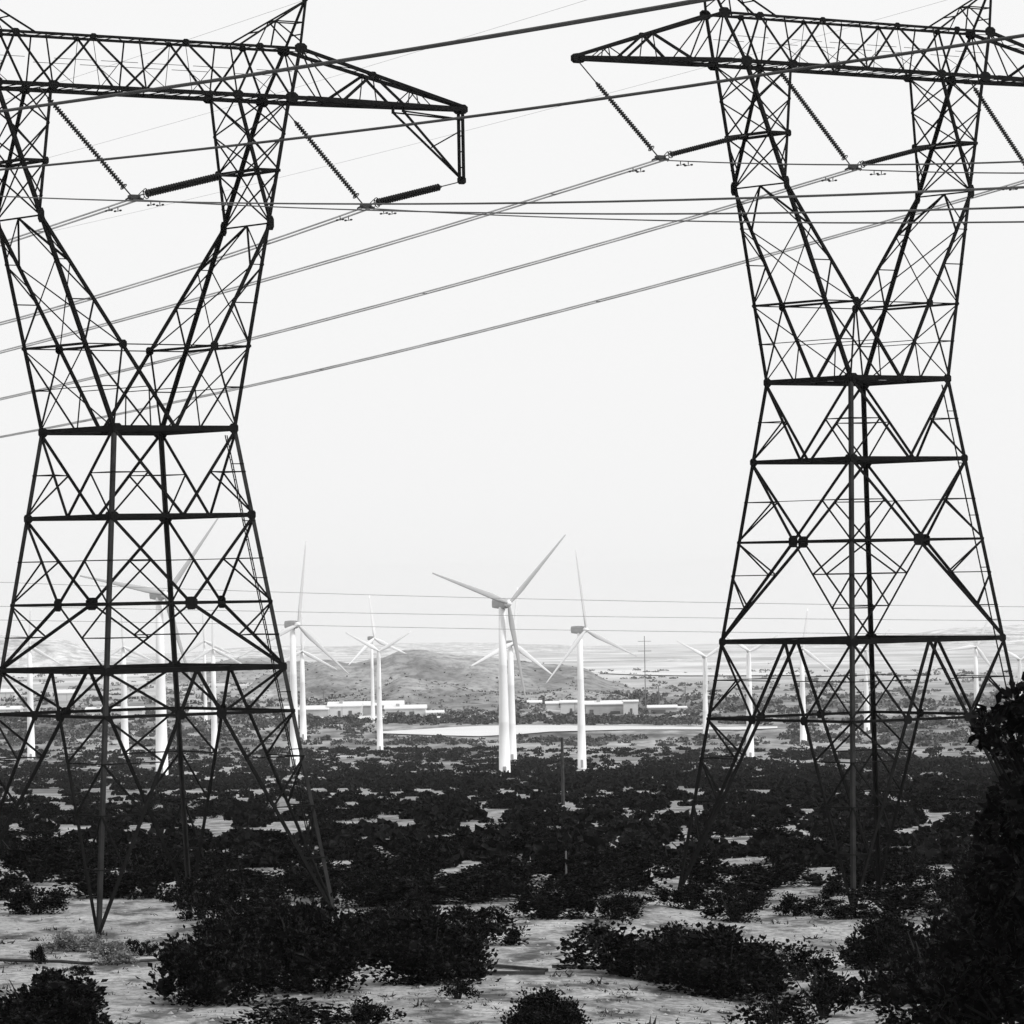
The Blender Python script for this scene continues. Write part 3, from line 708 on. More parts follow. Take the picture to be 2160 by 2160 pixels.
def free_line(pix, depth0, depth1, r, m, label, group, name='power_cable', twin=0, steps=36):
    """a cable sighted in several columns, its distance running evenly from depth0 to depth1"""
    pts = []
    x0, x1 = pix[0][0], pix[-1][0]
    for k in range(steps + 1):
        px = x0 + (x1 - x0) * k / steps
        # Lagrange through the sighted points, at most quadratic pieces
        for i in range(len(pix) - 1):
            if px <= pix[i + 1][0] + 1e-6: break
        i = min(max(i, 0), len(pix) - 2); j = max(0, min(i - (1 if i == len(pix) - 2 and len(pix) > 2 else 0), len(pix) - 3)) if len(pix) > 2 else 0
        P = pix[j:j + 3] if len(pix) > 2 else pix
        y = 0
        for a, (xa, ya) in enumerate(P):
            l = 1
            for c, (xc, yc) in enumerate(P):
                if c != a: l *= (px - xc) / (xa - xc)
            y += ya * l
        pts.append(at(px, y, 1 / (1 / depth0 + (1 / depth1 - 1 / depth0) * k / steps)))
    b = MB()
    if twin:
        root = empty(name, pts[0]); tag(root, label, 'power line', group)
        for e in (-twin, twin):
            b = MB(); b.tube([p - pts[0] + UD['L'] * e for p in pts], r, 5); b.build('cable', M[m], root)
        return root
    b.tube(pts, r, 5); o = b.build(name, M[m]); tag(o, label, 'power line', group); return o
GD = 'dark cables of a nearer line crossing in front of the towers'
free_line([(-500, 300), (464, 168), (1160, 56), (1800, -58)], 165, 85, .032, 'cable_dark', 'upper dark cable rising from the left tower arm past the top edge', GD, twin=.10)
free_line([(-500, 400), (254, 333), (962, 250), (1512, 173), (1758, 135), (2160, 75), (2700, -15)], 165, 85, .030, 'cable_dark', 'lower dark cable crossing both towers and rising to the right', GD, twin=.05)
GW = 'thin wires on the far poles low in the sky'
free_line([(-800, 1204), (0, 1228), (1060, 1262), (1900, 1277), (2900, 1284)], 640, 560, .036, 'wire', 'upper thin far wire crossing the sky behind the wind turbines', GW, 'far_wire')
free_line([(-800, 1262), (590, 1290), (1060, 1298), (2000, 1308), (2900, 1312)], 640, 560, .036, 'wire', 'middle thin far wire crossing behind the wind turbine heads', GW, 'far_wire')
free_line([(-800, 1296), (590, 1318), (1060, 1327), (2000, 1338), (2900, 1342)], 640, 560, .036, 'wire', 'lowest thin far wire just above the hill', GW, 'far_wire')
GE = 'thin earth wires at the tower peaks'
for world, s, sgn, ex, lab in ((wL, 1, 1, .08, 'thin earth wire leaving the left tower peak to the upper left'),
                               (wR, 1, 1, .08, 'thin earth wire leaving the right peak of the right tower'),
                               (wR, -1, 1, .08, 'thin earth wire leaving the left peak of the right tower')):
    c = world(s * 8.8, 0, HA + 4.4); b = MB(); D = VD['L'] * sgn
    b.tube([c + D * t + Vector((0, 0, -ex * t + .0002 * t * t)) for t in [400 * (k / 30) ** 1.5 for k in range(31)]], .008, 4)
    tag(b.build('earth_wire', M['wire']), lab, 'power line', GE)

# ------------------------------------------------------------------ wind turbines
def blade_mesh(m_):
    b = MB(); n = 9; m = 14; B = 1.0
    for i in range(m + 1):
        t = i / m
        ch = .028 + (.064 - .028) * (min(1, t / .18)) if t < .18 else .064 - (.064 - .014) * ((t - .18) / .82) ** .8
        th = ch * (.95 - .75 * min(1, t / .2)) if t < .2 else ch * .2
        tw = R_(16 * (1 - t) ** 2)
        for j in range(n):
            a = 2 * math.pi * j / n; x = ch * .5 * math.cos(a) + ch * .12; y = th * .5 * math.sin(a)
            b.v.append((x * math.cos(tw) - y * math.sin(tw), x * math.sin(tw) + y * math.cos(tw), .02 + t * .98))
    for i in range(m):
        for j in range(n): b.f.append((i * n + j, i * n + (j + 1) % n, (i + 1) * n + (j + 1) % n, (i + 1) * n + j))
    b.f.append(tuple(m * n + j for j in range(n)))
    me = bpy.data.meshes.new('blade'); me.from_pydata(b.v, [], b.f); me.materials.append(m_); me.polygons.foreach_set('use_smooth', [True] * len(me.polygons))
    return me
BLADE, BLADE_SHADED, BLADE_HALF_SHADED = blade_mesh(M['blade']), blade_mesh(M['blade_shaded']), blade_mesh(M['blade_half_shaded'])
def turbine(bx, by, hy, rotor_px, ang, yaw, label, wpx=None):
    """bx, by: foot; hy: hub row; rotor_px: blade length; ang: blade angle clockwise from up; yaw: heading of the rotor axis from the viewer (deg, + to the right)"""
    g = ground_at(bx, by); Y = g.y; k = Y / F
    H = (by - hy) * k; B = rotor_px * k; w = (wpx or 20) * k / 2
    root = empty('wind_turbine', g, 0); tag(root, label, 'wind turbine', 'white wind turbines on the plain')
    b = MB(); n = 20
    b.lathe((0, 0, -.6), (0, 0, H - .8), [(0, w * 1.12), (.012, w * 1.12), (.0125, w), (.33, w * .86), (.333, w * .875), (.337, w * .86), (.66, w * .70), (.663, w * .715), (.667, w * .7), (1, w * .55)], n)
    tw = b.build('tower', M['white'], root, smooth=True)
    b = MB(); b.box(-w * .28, -w * 1.03, .4, w * .28, -w * .9, 2.6); b.build('door', M['nacelle'], tw)
    # nacelle frame: axis direction in plan
    ax = Vector((math.sin(R_(yaw)), -math.cos(R_(yaw)), 0)); side = Vector((-ax.y, ax.x, 0))
    L = B * .21; wd = B * .052
    b = MB()
    rings = []
    for t, sc, dz in ((-.62, .62, .1), (-.58, .85, .04), (-.2, 1, 0), (.2, 1, 0), (.36, .8, 0)):
        c = ax * (L * t) + Vector((0, 0, H + dz * wd))
        rings.append([c + side * (wd * .5 * sc * x * 1.9) + Vector((0, 0, wd * sc * y)) for x, y in ((-.5, -.9), (.5, -.9), (.62, -.5), (.62, .5), (.45, .95), (-.45, .95), (-.62, .5), (-.62, -.5))])
    for p, q in zip(rings, rings[1:]): b.quad_prism(p, q)
    nac = b.build('nacelle', M['nacelle'], root)
    hc = ax * (L * .5) + Vector((0, 0, H))
    b = MB(); b.lathe(ax * (L * .36) + Vector((0, 0, H)), ax * (L * .66) + Vector((0, 0, H)), [(0, wd * .6), (.4, wd * .66), (.75, wd * .45), (1, .02)], 14); b.build('hub', M['blade'], root, smooth=True)
    wd_ = 1.7 if rotor_px < 130 else 1.0              # the small machines carry broad blades
    for j in range(3):
        a = R_(ang + 120 * j)
        d = Vector((0, 0, 1)) * math.cos(a) + Vector((1, 0, 0)) * 0
        # screen right in the rotor plane
        sr = side if side.x > 0 else -side
        d = Vector((0, 0, 1)) * math.cos(a) + sr * math.sin(a)
        x_ = d.cross(ax).normalized(); y_ = d.cross(x_)
        o = bpy.data.objects.new('blade', BLADE_SHADED if rotor_px > 200 else BLADE_HALF_SHADED if rotor_px > 130 else BLADE); COL.objects.link(o); o.parent = root
        mm = Matrix((x_, y_, d)).transposed().to_4x4()
        o.matrix_local = Matrix.Translation(hc) @ mm @ Matrix.Diagonal((B * wd_, B * wd_, B, 1))
    return root
T = turbine
T(1065, 1640, 1274, 216, -72, 40, 'tallest central white wind turbine, one blade raised right and one to the left', 25)
T(1081, 1606, 1357, 118, 6, 30, 'smaller wind turbine half hidden behind the tallest central one', 19)
T(1228, 1622, 1329, 172, -10, 48, 'white wind turbine right of the central one, a faint blade straight up', 19)
T(802, 1587, 1374, 80, 60, 5, 'small white wind turbine with blades in a Y shape before the hill', 14)
T(787, 1526, 1347, 92, -8, 40, 'thin wind turbine tower just behind the Y-bladed one', 9)
T(622, 1617, 1318, 178, 8, 42, 'wind turbine beside the right leg of the left tower, a tall blade upright', 20)
T(640, 1560, 1373, 84, 119, 8, 'bright wind turbine behind the left tower right leg, one blade down to the right', 15)
T(342, 1638, 1255, 222, 41, 40, 'large wind turbine seen through the middle of the left lattice tower', 27)
T(264, 1593, 1364, 76, 117, 5, 'white wind turbine between the left legs of the left tower, blades down both sides', 17)
T(453, 1590, 1368, 74, 119, 5, 'white wind turbine right of centre inside the left tower, inverted Y blades', 15)
T(434, 1527, 1352, 70, -3, 5, 'thin wind turbine tower beside the inverted Y turbine inside the left tower', 8)
T(66, 1603, 1362, 78, 122, 6, 'white wind turbine at the far left edge of the view', 17)
T(1489, 1554, 1386, 74, -62, 20, 'wind turbine at the left leg of the right lattice tower', 13)
T(1583, 1604, 1374, 74, 62, 12, 'white wind turbine between the left legs of the right tower', 17)
T(1695, 1574, 1368, 84, 128, 12, 'white wind turbine just left of the middle legs of the right tower', 15)
T(1829, 1546, 1372, 72, 50, 12, 'white wind turbine just right of the middle legs of the right tower', 13)
T(2061, 1530, 1364, 78, -96, 10, 'white wind turbine inside the right legs of the right tower', 13)
T(2152, 1500, 1392, 70, -60, 12, 'white wind turbine at the right edge above the dark tree', 12)

# ------------------------------------------------------------------ buildings on the plain, far poles
def building(px0, px1, by, hpx, deep, label, roof=True, wallm='wall', openings=(), ledge=0, parts=()):
    g = ground_at((px0 + px1) / 2, by); k = g.y / F
    w = (px1 - px0) * k; h = hpx * k
    root = empty('warehouse', g); tag(root, label, 'building', 'pale low buildings on the plain')
    b = MB(); b.box(-w / 2, 0, -1.5, w / 2, deep, h); b.build('wall', M[wallm], root)
    if roof:
        b = MB(); e = .6
        b.quad_prism([(-w / 2 - e, -e, h), (w / 2 + e, -e, h), (w / 2 + e, deep + e, h), (-w / 2 - e, deep + e, h)],
                     [(-w / 2 - e, -e, h + .5), (w / 2 + e, -e, h + .5), (w / 2 + e, deep / 2, h + .5 + ledge * .5), (-w / 2 - e, deep / 2, h + .5 + ledge * .5)])
        b.build('roof', M['roof'], root)
    for q in range(1, max(2, int(w / 7))):                    # cladding joints and downpipes
        x = -w / 2 + q * 7.0 + (q % 3) * .8
        if x < w / 2 - 1:
            b = MB(); b.box(x - .18, -.12, .0, x + .18, -.003, h * .97); b.build('downpipe', M['wall_grey'], root)
    if w > 18:
        for q in range(int(w / 14)):
            b = MB(); x = -w / 2 + 7 + q * 14; b.box(x - 1, deep * .25, h + .5 + ledge * .22, x + 1, deep * .25 + 2, h + 1.9 + ledge * .3); b.build('roof_unit', M['wall_grey'], root)
    for (a, c, z0, z1, kind) in openings:
        b = MB(); b.box(-w / 2 + a * w, -.25, z0 * h, -w / 2 + c * w, -.01, z1 * h); b.build(kind, M['door'], root)
    return root
building(600, 692, 1515, 17, 30, 'long white wall of sheds left of the Y-bladed turbine', wallm='wall_grey', ledge=3, openings=((.2, .26, 0, .6, 'door'), (.55, .6, 0, .6, 'door')))
building(692, 762, 1513, 22, 26, 'white shed with a taller front directly behind the Y-bladed turbine tower', ledge=4, openings=((.3, .38, 0, .6, 'door'), (.62, .72, 0, .6, 'door')))
building(812, 898, 1512, 16, 24, 'white building with a long flat roof and a row of dark windows', ledge=3, openings=((.08, .5, .35, .6, 'window'), (.6, .72, .3, .65, 'window')))
building(766, 850, 1507, 18, 24, 'low white shed behind the flat roofed building, nearest the hill foot', wallm='wall_grey', ledge=4, openings=((.4, .9, .4, .6, 'window'),))
building(900, 935, 1512, 7, 14, 'tiny pale roof right of the flat roofed building', ledge=2)
building(1112, 1142, 1490, 7, 20, 'small bright roof at the foot of the hill right of the central turbine', ledge=2)
building(1183, 1222, 1506, 23, 20, 'white cube shaped building left of the third turbine tower', ledge=2, openings=((.5, .62, 0, .5, 'door'),))
building(1152, 1184, 1493, 8, 18, 'pale low shed left of the white cube shaped building', ledge=2)
building(1236, 1316, 1507, 20, 26, 'grey clad warehouse with a white roof right of the third turbine tower', wallm='wall_grey', ledge=3, openings=((.1, .2, 0, .5, 'door'), (.65, .9, 0, .3, 'door')))
building(1316, 1346, 1508, 27, 18, 'bright white block at the right end of the grey warehouse', ledge=1, openings=((.45, .6, 0, .5, 'door'),))
building(1368, 1428, 1506, 12, 18, 'small dark sided shed with a white roof right of the warehouse', wallm='wall_grey', ledge=2, openings=((.1, .6, .1, .7, 'door'),))
building(-10, 30, 1475, 14, 30, 'white shed at the far left edge behind the left tower', ledge=4)
building(118, 156, 1478, 15, 30, 'white roofed shed seen through the left legs of the left tower', ledge=4)
building(180, 300, 1512, 13, 24, 'long pale shed behind the left tower lower beam', ledge=3, openings=((.3, .4, 0, .6, 'door'),))
building(400, 450, 1520, 16, 24, 'white shed behind the right middle leg of the left tower', ledge=3)
building(1425, 1448, 1502, 8, 14, 'small pale shed left of the right lattice tower', ledge=1)
building(-60, 40, 1510, 12, 26, 'low pale yard building on the left edge', ledge=3)

def far_pole(px, by, ty, r, label, arm=True):
    g = ground_at(px, by); H = (by - ty) * g.y / F
    root = empty('utility_pole', g); tag(root, label, 'utility pole', 'utility poles on the plain')
    b = MB(); b.tube([(0, 0, -1), (0, 0, H)], r, 8, r * .7); b.build('pole', M['wood_far' if r > .25 or r < .1 else 'wood'], root)
    if arm:
        for z in (.93, .80):
            b = MB(); b.bar((-H * .09, 0, H * z), (H * .09, 0, H * z), r * .9); b.build('crossarm', M['wood_far'], root)
    return root
far_pole(1188, 1700, 1556, .20, 'dark bare pole rising from the scrub right of the central turbine', arm=False)
far_pole(1195, 1866, 1795, .055, 'thin pale stake in the scrub below the dark pole', arm=False)
far_pole(1362, 1500, 1342, .27, 'tall faint utility pole right of the hill')
far_pole(1390, 1488, 1446, .35, 'shorter pole pair stub right of the faint utility pole', arm=False)
far_pole(683, 1500, 1452, .3, 'small pole before the hill left of the Y-bladed turbine')
far_pole(1446, 1492, 1440, .3, 'small pole beside the left leg of the right tower')

# ------------------------------------------------------------------ shrubs
def shrub_mesh(seed, n, leaf, lobes, spiky=.5, stems=False, core=True, flat=1.0):
    """unit shrub, about 1 wide and 1 tall: many leaf faces gathered on lobes over a broken core"""
    rnd = random.Random(seed); b = MB(); L = []
    for i in range(lobes):
        a = rnd.uniform(0, 2 * math.pi); rr = rnd.uniform(0, .40) ** .8 * 1.0
        r = rnd.uniform(.07, .19)
        h = rnd.uniform(.2, .78) * (1 - (rr / .55) ** 2 * .55)
        L.append((Vector((rr * math.cos(a), rr * math.sin(a), max(r * .6, h))), r))
    for i in range(n):
        c, r = rnd.choice(L)
        d = Vector((rnd.gauss(0, 1), rnd.gauss(0, 1), rnd.gauss(.15, 1))).normalized()
        p = c + d * r * (rnd.uniform(.45, 1.12) if rnd.random() < .8 else rnd.uniform(1.0, 1.5))
        if p.z < .01: p.z = rnd.uniform(.0, .12)
        dirv = (d * .8 + Vector((rnd.gauss(0, .5), rnd.gauss(0, .5), .5 * spiky + rnd.gauss(.2, .5)))).normalized()
        s = leaf * rnd.uniform(.5, 1.5); sd_ = dirv.cross(Vector((rnd.gauss(0, 1), rnd.gauss(0, 1), rnd.gauss(0, 1)))).normalized()
        w = s * rnd.uniform(.22, .42); i0 = len(b.v); nn = dirv.cross(sd_) * s * .12
        b.v += [tuple(p), tuple(p + dirv * s * .5 + sd_ * w + nn), tuple(p + dirv * s), tuple(p + dirv * s * .5 - sd_ * w + nn)]
        b.f.append((i0, i0 + 1, i0 + 2, i0 + 3))
    if core:
        for c, r in L:
            r = r * .58; i0 = len(b.v); N = 7
            for k in range(1, 4):
                ph = math.pi * k / 4
                for j in range(N):
                    a = 2 * math.pi * j / N + k; q = r * rnd.uniform(.7, 1.15)
                    b.v.append((c.x + q * math.sin(ph) * math.cos(a), c.y + q * math.sin(ph) * math.sin(a), max(0, c.z + q * math.cos(ph))))
            t0 = len(b.v); b.v.append((c.x, c.y, c.z + r)); b.v.append((c.x, c.y, max(0, c.z - r)))
            for k in range(2):
                for j in range(N): b.f.append((i0 + k * N + j, i0 + k * N + (j + 1) % N, i0 + (k + 1) * N + (j + 1) % N, i0 + (k + 1) * N + j))
            for j in range(N):
                b.f.append((t0, i0 + (j + 1) % N, i0 + j)); b.f.append((t0 + 1, i0 + 2 * N + j, i0 + 2 * N + (j + 1) % N))
        for i in range(n // 7):                               # low twigs and leaves that reach the sand
            a = rnd.uniform(0, 2 * math.pi); rr = rnd.uniform(.12, .46); p = Vector((rr * math.cos(a), rr * math.sin(a), rnd.uniform(0, .16)))
            dv = Vector((rnd.gauss(0, 1), rnd.gauss(0, 1), rnd.gauss(.3, .5))).normalized(); s = leaf * rnd.uniform(.6, 1.3)
            sd_ = dv.cross(Vector((rnd.gauss(0, 1), rnd.gauss(0, 1), rnd.gauss(0, 1)))).normalized() * s * .3; i0 = len(b.v)
            b.v += [tuple(p), tuple(p + dv * s * .5 + sd_), tuple(p + dv * s), tuple(p + dv * s * .5 - sd_)]; b.f.append((i0, i0 + 1, i0 + 2, i0 + 3))
    mz = sorted(p[2] for p in b.v)[int(len(b.v) * .99)]; mx = sorted(max(abs(p[0]), abs(p[1])) for p in b.v)[int(len(b.v) * .97)]
    b.v = [(p[0] * .5 / mx, p[1] * .5 / mx, p[2] / mz) for p in b.v]
    me = bpy.data.meshes.new('foliage'); me.from_pydata(b.v, [], b.f); me.update(); return me
def stems_mesh(seed, n, pale=False):
    rnd = random.Random(seed); b = MB()
    for i in range(n):
        a = rnd.uniform(0, 2 * math.pi); e = Vector((math.cos(a) * rnd.uniform(.1, .42), math.sin(a) * rnd.uniform(.1, .42), rnd.uniform(.55, 1.0)))
        b.tube([Vector((e.x * .1, e.y * .1, -.03)), e * .45 + Vector((rnd.gauss(0, .03), rnd.gauss(0, .03), .05)), e], .014, 4, .004)
    me = bpy.data.meshes.new('stems'); me.from_pydata(b.v, [], b.f); me.update(); return me
BIG = [shrub_mesh(100 + i, 5600, .050, 46, 1.4) for i in range(4)]
SPARSE = [shrub_mesh(200 + i, 1100, .075, 26, 1.3, core=False) for i in range(3)]
MOUND = [shrub_mesh(300 + i, 2200, .055, 20, .7) for i in range(4)]
MID = [shrub_mesh(400 + i, 900, .085, 12, .6) for i in range(6)]
STEMS = [stems_mesh(500 + i, 26) for i in range(3)]
for me in BIG + SPARSE: me.materials.append(M['leaf'])
for me in MOUND + MID: me.materials.append(M['leaf'])
for me in STEMS: me.materials.append(M['stem'])
MID2 = []
for me in MID:
    c = me.copy(); c.materials.clear(); c.materials.append(M['leaf_mid']); MID2.append(c)
DRY = []
for me in MOUND[:2] + SPARSE[:2]:
    c = me.copy(); c.materials.clear(); c.materials.append(M['dry']); DRY.append(c)

def place(px, by, wpx, hpx, meshes, label, name='desert_shrub', idx=0, stems=True, group='large shrubs in the foreground', deep=.8):
    g = ground_at(px, by); k = g.y / F
    w, h = wpx * k, hpx * k
    root = empty(name, Vector((g.x, g.y + w * deep * .35, gz(g.x, g.y) - .05)), random.uniform(0, 6.28)); tag(root, label, 'shrub', group)
    # keep the empty unrotated scale-free; children carry the size
    fo = bpy.data.objects.new('foliage', meshes[idx % len(meshes)]); COL.objects.link(fo); fo.parent = root; fo.scale = (w * 1.06, w * deep * 1.06, h * 1.04)
    root.rotation_euler = (0, 0, random.uniform(-.4, .4) + (math.pi if idx % 2 else 0))
    if stems:
        st = bpy.data.objects.new('stems', STEMS[idx % 3]); COL.objects.link(st); st.parent = root; st.scale = (w, w * deep, h)
    return root
P = place
P(455, 2125, 230, 165, BIG, 'big black leafy shrub left of centre in the foreground, its left half', idx=0)
P(640, 2098, 260, 175, BIG, 'big black leafy shrub left of centre in the foreground, its right half', idx=1)
P(545, 2000, 230, 90, BIG, 'black shrub rising behind the big pair left of centre', idx=2)
P(900, 2080, 240, 150, BIG, 'black shrub in the middle foreground beside the fallen plank', idx=3)
P(790, 2020, 190, 95, BIG, 'dark shrub joining the two big foreground clumps', idx=1)
P(1010, 1998, 170, 80, MOUND, 'dark shrub behind the middle foreground clump, to its right', idx=1)
P(90, 2205, 280, 140, BIG, 'black shrub filling the bottom left corner', idx=2)
P(760, 2175, 150, 60, SPARSE, 'sparse dark shrub at the bottom edge below the big pair', idx=0)
P(620, 2190, 260, 70, SPARSE, 'thin scrub at the bottom edge under the big black pair', idx=1)
P(1525, 2108, 265, 140, BIG, 'black shrub right of centre in front of the right tower', idx=3)
P(1420, 2075, 200, 110, BIG, 'ragged dark shrub on the left shoulder of the black one right of centre', idx=0)
P(1300, 2060, 230, 105, SPARSE, 'sparse leafy shrub showing sand through it right of the plank', idx=2)
P(1260, 2005, 120, 50, SPARSE, 'small sparse shrub behind the leafy see-through one', idx=1)
P(2010, 2185, 330, 225, BIG, 'huge black shrub at the bottom right below the tree', idx=2)
P(2110, 2090, 260, 190, BIG, 'black shrub on the right edge under the tree', idx=0)
P(1875, 2050, 170, 105, BIG, 'ragged black shrub left of the huge one at bottom right', idx=1)
P(1740, 2150, 190, 110, SPARSE, 'twiggy see-through shrub left of the huge black one', idx=0)
P(1690, 2075, 150, 80, SPARSE, 'twiggy shrub on the sand between two black clumps', idx=2)
P(1155, 2195, 150, 95, BIG, 'dark shrub cut by the bottom edge right of centre', idx=3)
P(1640, 2190, 180, 80, SPARSE, 'loose scrub cut by the bottom edge on the right', idx=1)
P(968, 2112, 80, 42, SPARSE, 'small dry tuft at the foot of the middle black shrub', idx=1)
P(76, 1928, 116, 58, MOUND, 'compact black mound on the pale sand at the far left', idx=0)
P(281, 2017, 36, 35, MOUND, 'left of two small round black bushes on the sand', idx=1, stems=False)
P(313, 2018, 38, 32, MOUND, 'right of two small round black bushes on the sand', idx=2, stems=False)
P(82, 2036, 34, 40, MOUND, 'small dark tuft standing on the dark pipe at the left', idx=3)
P(152, 2010, 105, 40, DRY, 'low dry grey bush left of the left tower near foot', idx=0, name='dry_shrub')
P(232, 2036, 95, 50, DRY, 'dry grey bush right below the left tower near foot', idx=1, name='dry_shrub')
P(170, 2060, 50, 22, MOUND, 'tiny dark tuft under the dry grey bushes', idx=1, stems=False)
P(310, 1896, 170, 105, MOUND, 'black mound right behind the braces of the left tower near foot', idx=2)
P(70, 1864, 220, 95, MOUND, 'broad black mound at the left edge behind the clearing', idx=3)
P(180, 1850, 120, 80, MOUND, 'black mound behind the left tower near leg', idx=0)
P(425, 1940, 120, 85, MOUND, 'dark bush at the far foot of the left tower', idx=1)
P(520, 1925, 150, 75, MOUND, 'dark bush between the far and right feet of the left tower', idx=0)
P(650, 1890, 150, 70, MOUND, 'dark bush left of the right foot of the left tower', idx=2)
P(770, 1916, 170, 66, MOUND, 'dark bush right of the right foot of the left tower', idx=3)
P(880, 1912, 210, 64, MOUND, 'long dark bush in the middle of the scrub band', idx=0)
P(1020, 1908, 210, 62, MOUND, 'long dark bush right of the middle of the scrub band', idx=1)
P(1165, 1942, 165, 72, MOUND, 'dark bush behind the central clearing, left one of a pair', idx=2)
P(1298, 1944, 120, 54, MOUND, 'dark bush behind the central clearing, right one of a pair', idx=3)
P(1640, 1878, 195, 48, MOUND, 'long dark mound left of the middle legs of the right tower', idx=1)
P(1682, 1938, 82, 44, MOUND, 'small black mound before the middle legs of the right tower', idx=0)
P(1552, 1952, 120, 66, MOUND, 'dark ragged bush on the edge of the right clearing', idx=2)
P(1456, 1924, 125, 56, MOUND, 'dark bush left on the edge of the right clearing', idx=3)
P(1797, 1878, 90, 56, MOUND, 'black bush wrapped round the middle legs of the right tower', idx=2)
P(1892, 1942, 195, 62, MOUND, 'long dark bush at the near foot of the right tower', idx=1)
P(1775, 1945, 110, 30, MOUND, 'low dark bush at the foot of the right tower light leg', idx=3)
P(1905, 1860, 120, 46, MOUND, 'dark bush right behind the right tower middle legs', idx=0)
P(2090, 1955, 170, 150, BIG, 'tall black bush beneath the tree on the right', idx=1)
P(1990, 1900, 110, 60, MOUND, 'dark bush just left of the tall one beneath the tree', idx=2)

CLEAR = [(140, 1875, 60, 14), (0, 1945, 60, 12), (255, 1935, 160, 40), (60, 1990, 150, 50), (250, 2100, 55, 70), (30, 2040, 140, 26), (1140, 2050, 95, 65), (950, 2140, 190, 32), (1330, 1950, 110, 18), (1500, 1965, 330, 24),
         (1850, 1965, 190, 18), (1150, 2110, 150, 40), (1420, 1950, 110, 14), (1660, 1968, 150, 30), (720, 1935, 70, 14), (990, 1928, 110, 12), (1700, 2000, 70, 60), (1360, 2140, 80, 40),
         (765, 1785, 70, 9), (900, 1772, 100, 12), (1000, 1765, 60, 9), (560, 1752, 90, 9), (740, 1745, 55, 9), (1010, 1742, 50, 7), (1250, 1748, 60, 7), (1080, 1775, 60, 9), (735, 1840, 55, 18), (900, 1852, 110, 9), (1270, 1822, 60, 12),
         (1340, 1855, 55, 14), (970, 1880, 60, 8), (1560, 1790, 60, 14), (1690, 1765, 60, 10), (1960, 1720, 60, 9), (2010, 1780, 60, 10), (1960, 1850, 75, 18), (100, 1770, 130, 9), (330, 1762, 60, 9), (400, 1805, 40, 14), (520, 1815, 60, 9), (1590, 1855, 70, 8),
         (1740, 1860, 55, 22), (1840, 1835, 50, 12), (600, 1860, 70, 14), (1440, 1800, 60, 10), (620, 1795, 50, 8), (1120, 1735, 40, 6), (860, 1740, 50, 6)]
def cleared(px, py):
    for i, (cx, cy, rx, ry) in enumerate(CLEAR):
        if i > 17: rx, ry = rx * .8, ry * .7
        if ((px - cx) / rx) ** 2 + ((py - cy) / ry) ** 2 < 1: return True
    return False
def bare(px, py):                        # natural bare patches between the scrub
    if py < 1668: return False
    k = min(1, (py - 1668) / 90)
    return noise.noise(Vector((px * .014, py * .055, 31))) + .5 * noise.noise(Vector((px * .04, py * .12, 3))) > .50 - .55 * k
# mid-distance shrubs: individuals
rnd = random.Random(11); count = 0; tries = 0
GB = 'low dark shrubs scattered over the sand'
while count < 262 and tries < 5000:
    tries += 1
    py = 1700 + 245 * rnd.random() ** .85; px = rnd.uniform(-40, 2200)
    if any(cleared(px, py - q) for q in (0, 9, 18)) or bare(px, py): continue
    g = ground_at(px, py); w = rnd.uniform(1.4, 3.6); h = w * rnd.uniform(.30, .52)
    if py > 1900: w *= .45; h *= .45
    o = bpy.data.objects.new('scrub_bush', (MID if py > 1790 else MID2)[count % 6]); COL.objects.link(o)
    o.location = (g.x, g.y, gz(g.x, g.y) - .04); o.rotation_euler = (0, 0, rnd.uniform(0, 6.28)); o.scale = (w, w * .9, h)
    tag(o, 'low dark desert shrub among many alike in the scrub behind the clearings', 'shrub', GB); count += 1
# small stones and tufts in the sand
for i, (px, py, s) in enumerate(((128, 1842, 20), (165, 1836, 10), (402, 1808, 24), (640, 1868, 30), (500, 1806, 20), (1850, 1700, 16), (1895, 1716, 16), (1635, 1758, 30), (1690, 1765, 34), (735, 1690, 12), (1475, 1695, 20), (1712, 1705, 8))):
    g = ground_at(px, py); k = .6 * s * g.y / F; b = MB(); r = random.Random(i)
    pr = [(0, k * .5), (.35, k * .55), (.75, k * .38), (1, k * .08)]
    b.lathe((0, 0, -k * .1), (0, 0, k * .55), pr, 8); b.v = [(x * r.uniform(.8, 1.25), y * r.uniform(.8, 1.2), z * r.uniform(.85, 1.15)) for x, y, z in b.v]
    o = b.build('boulder', M['rock'], smooth=False); o.location = (g.x, g.y, gz(g.x, g.y))
    tag(o, 'pale boulder lying among the dark scrub', 'boulder', 'pale boulders in the scrub')

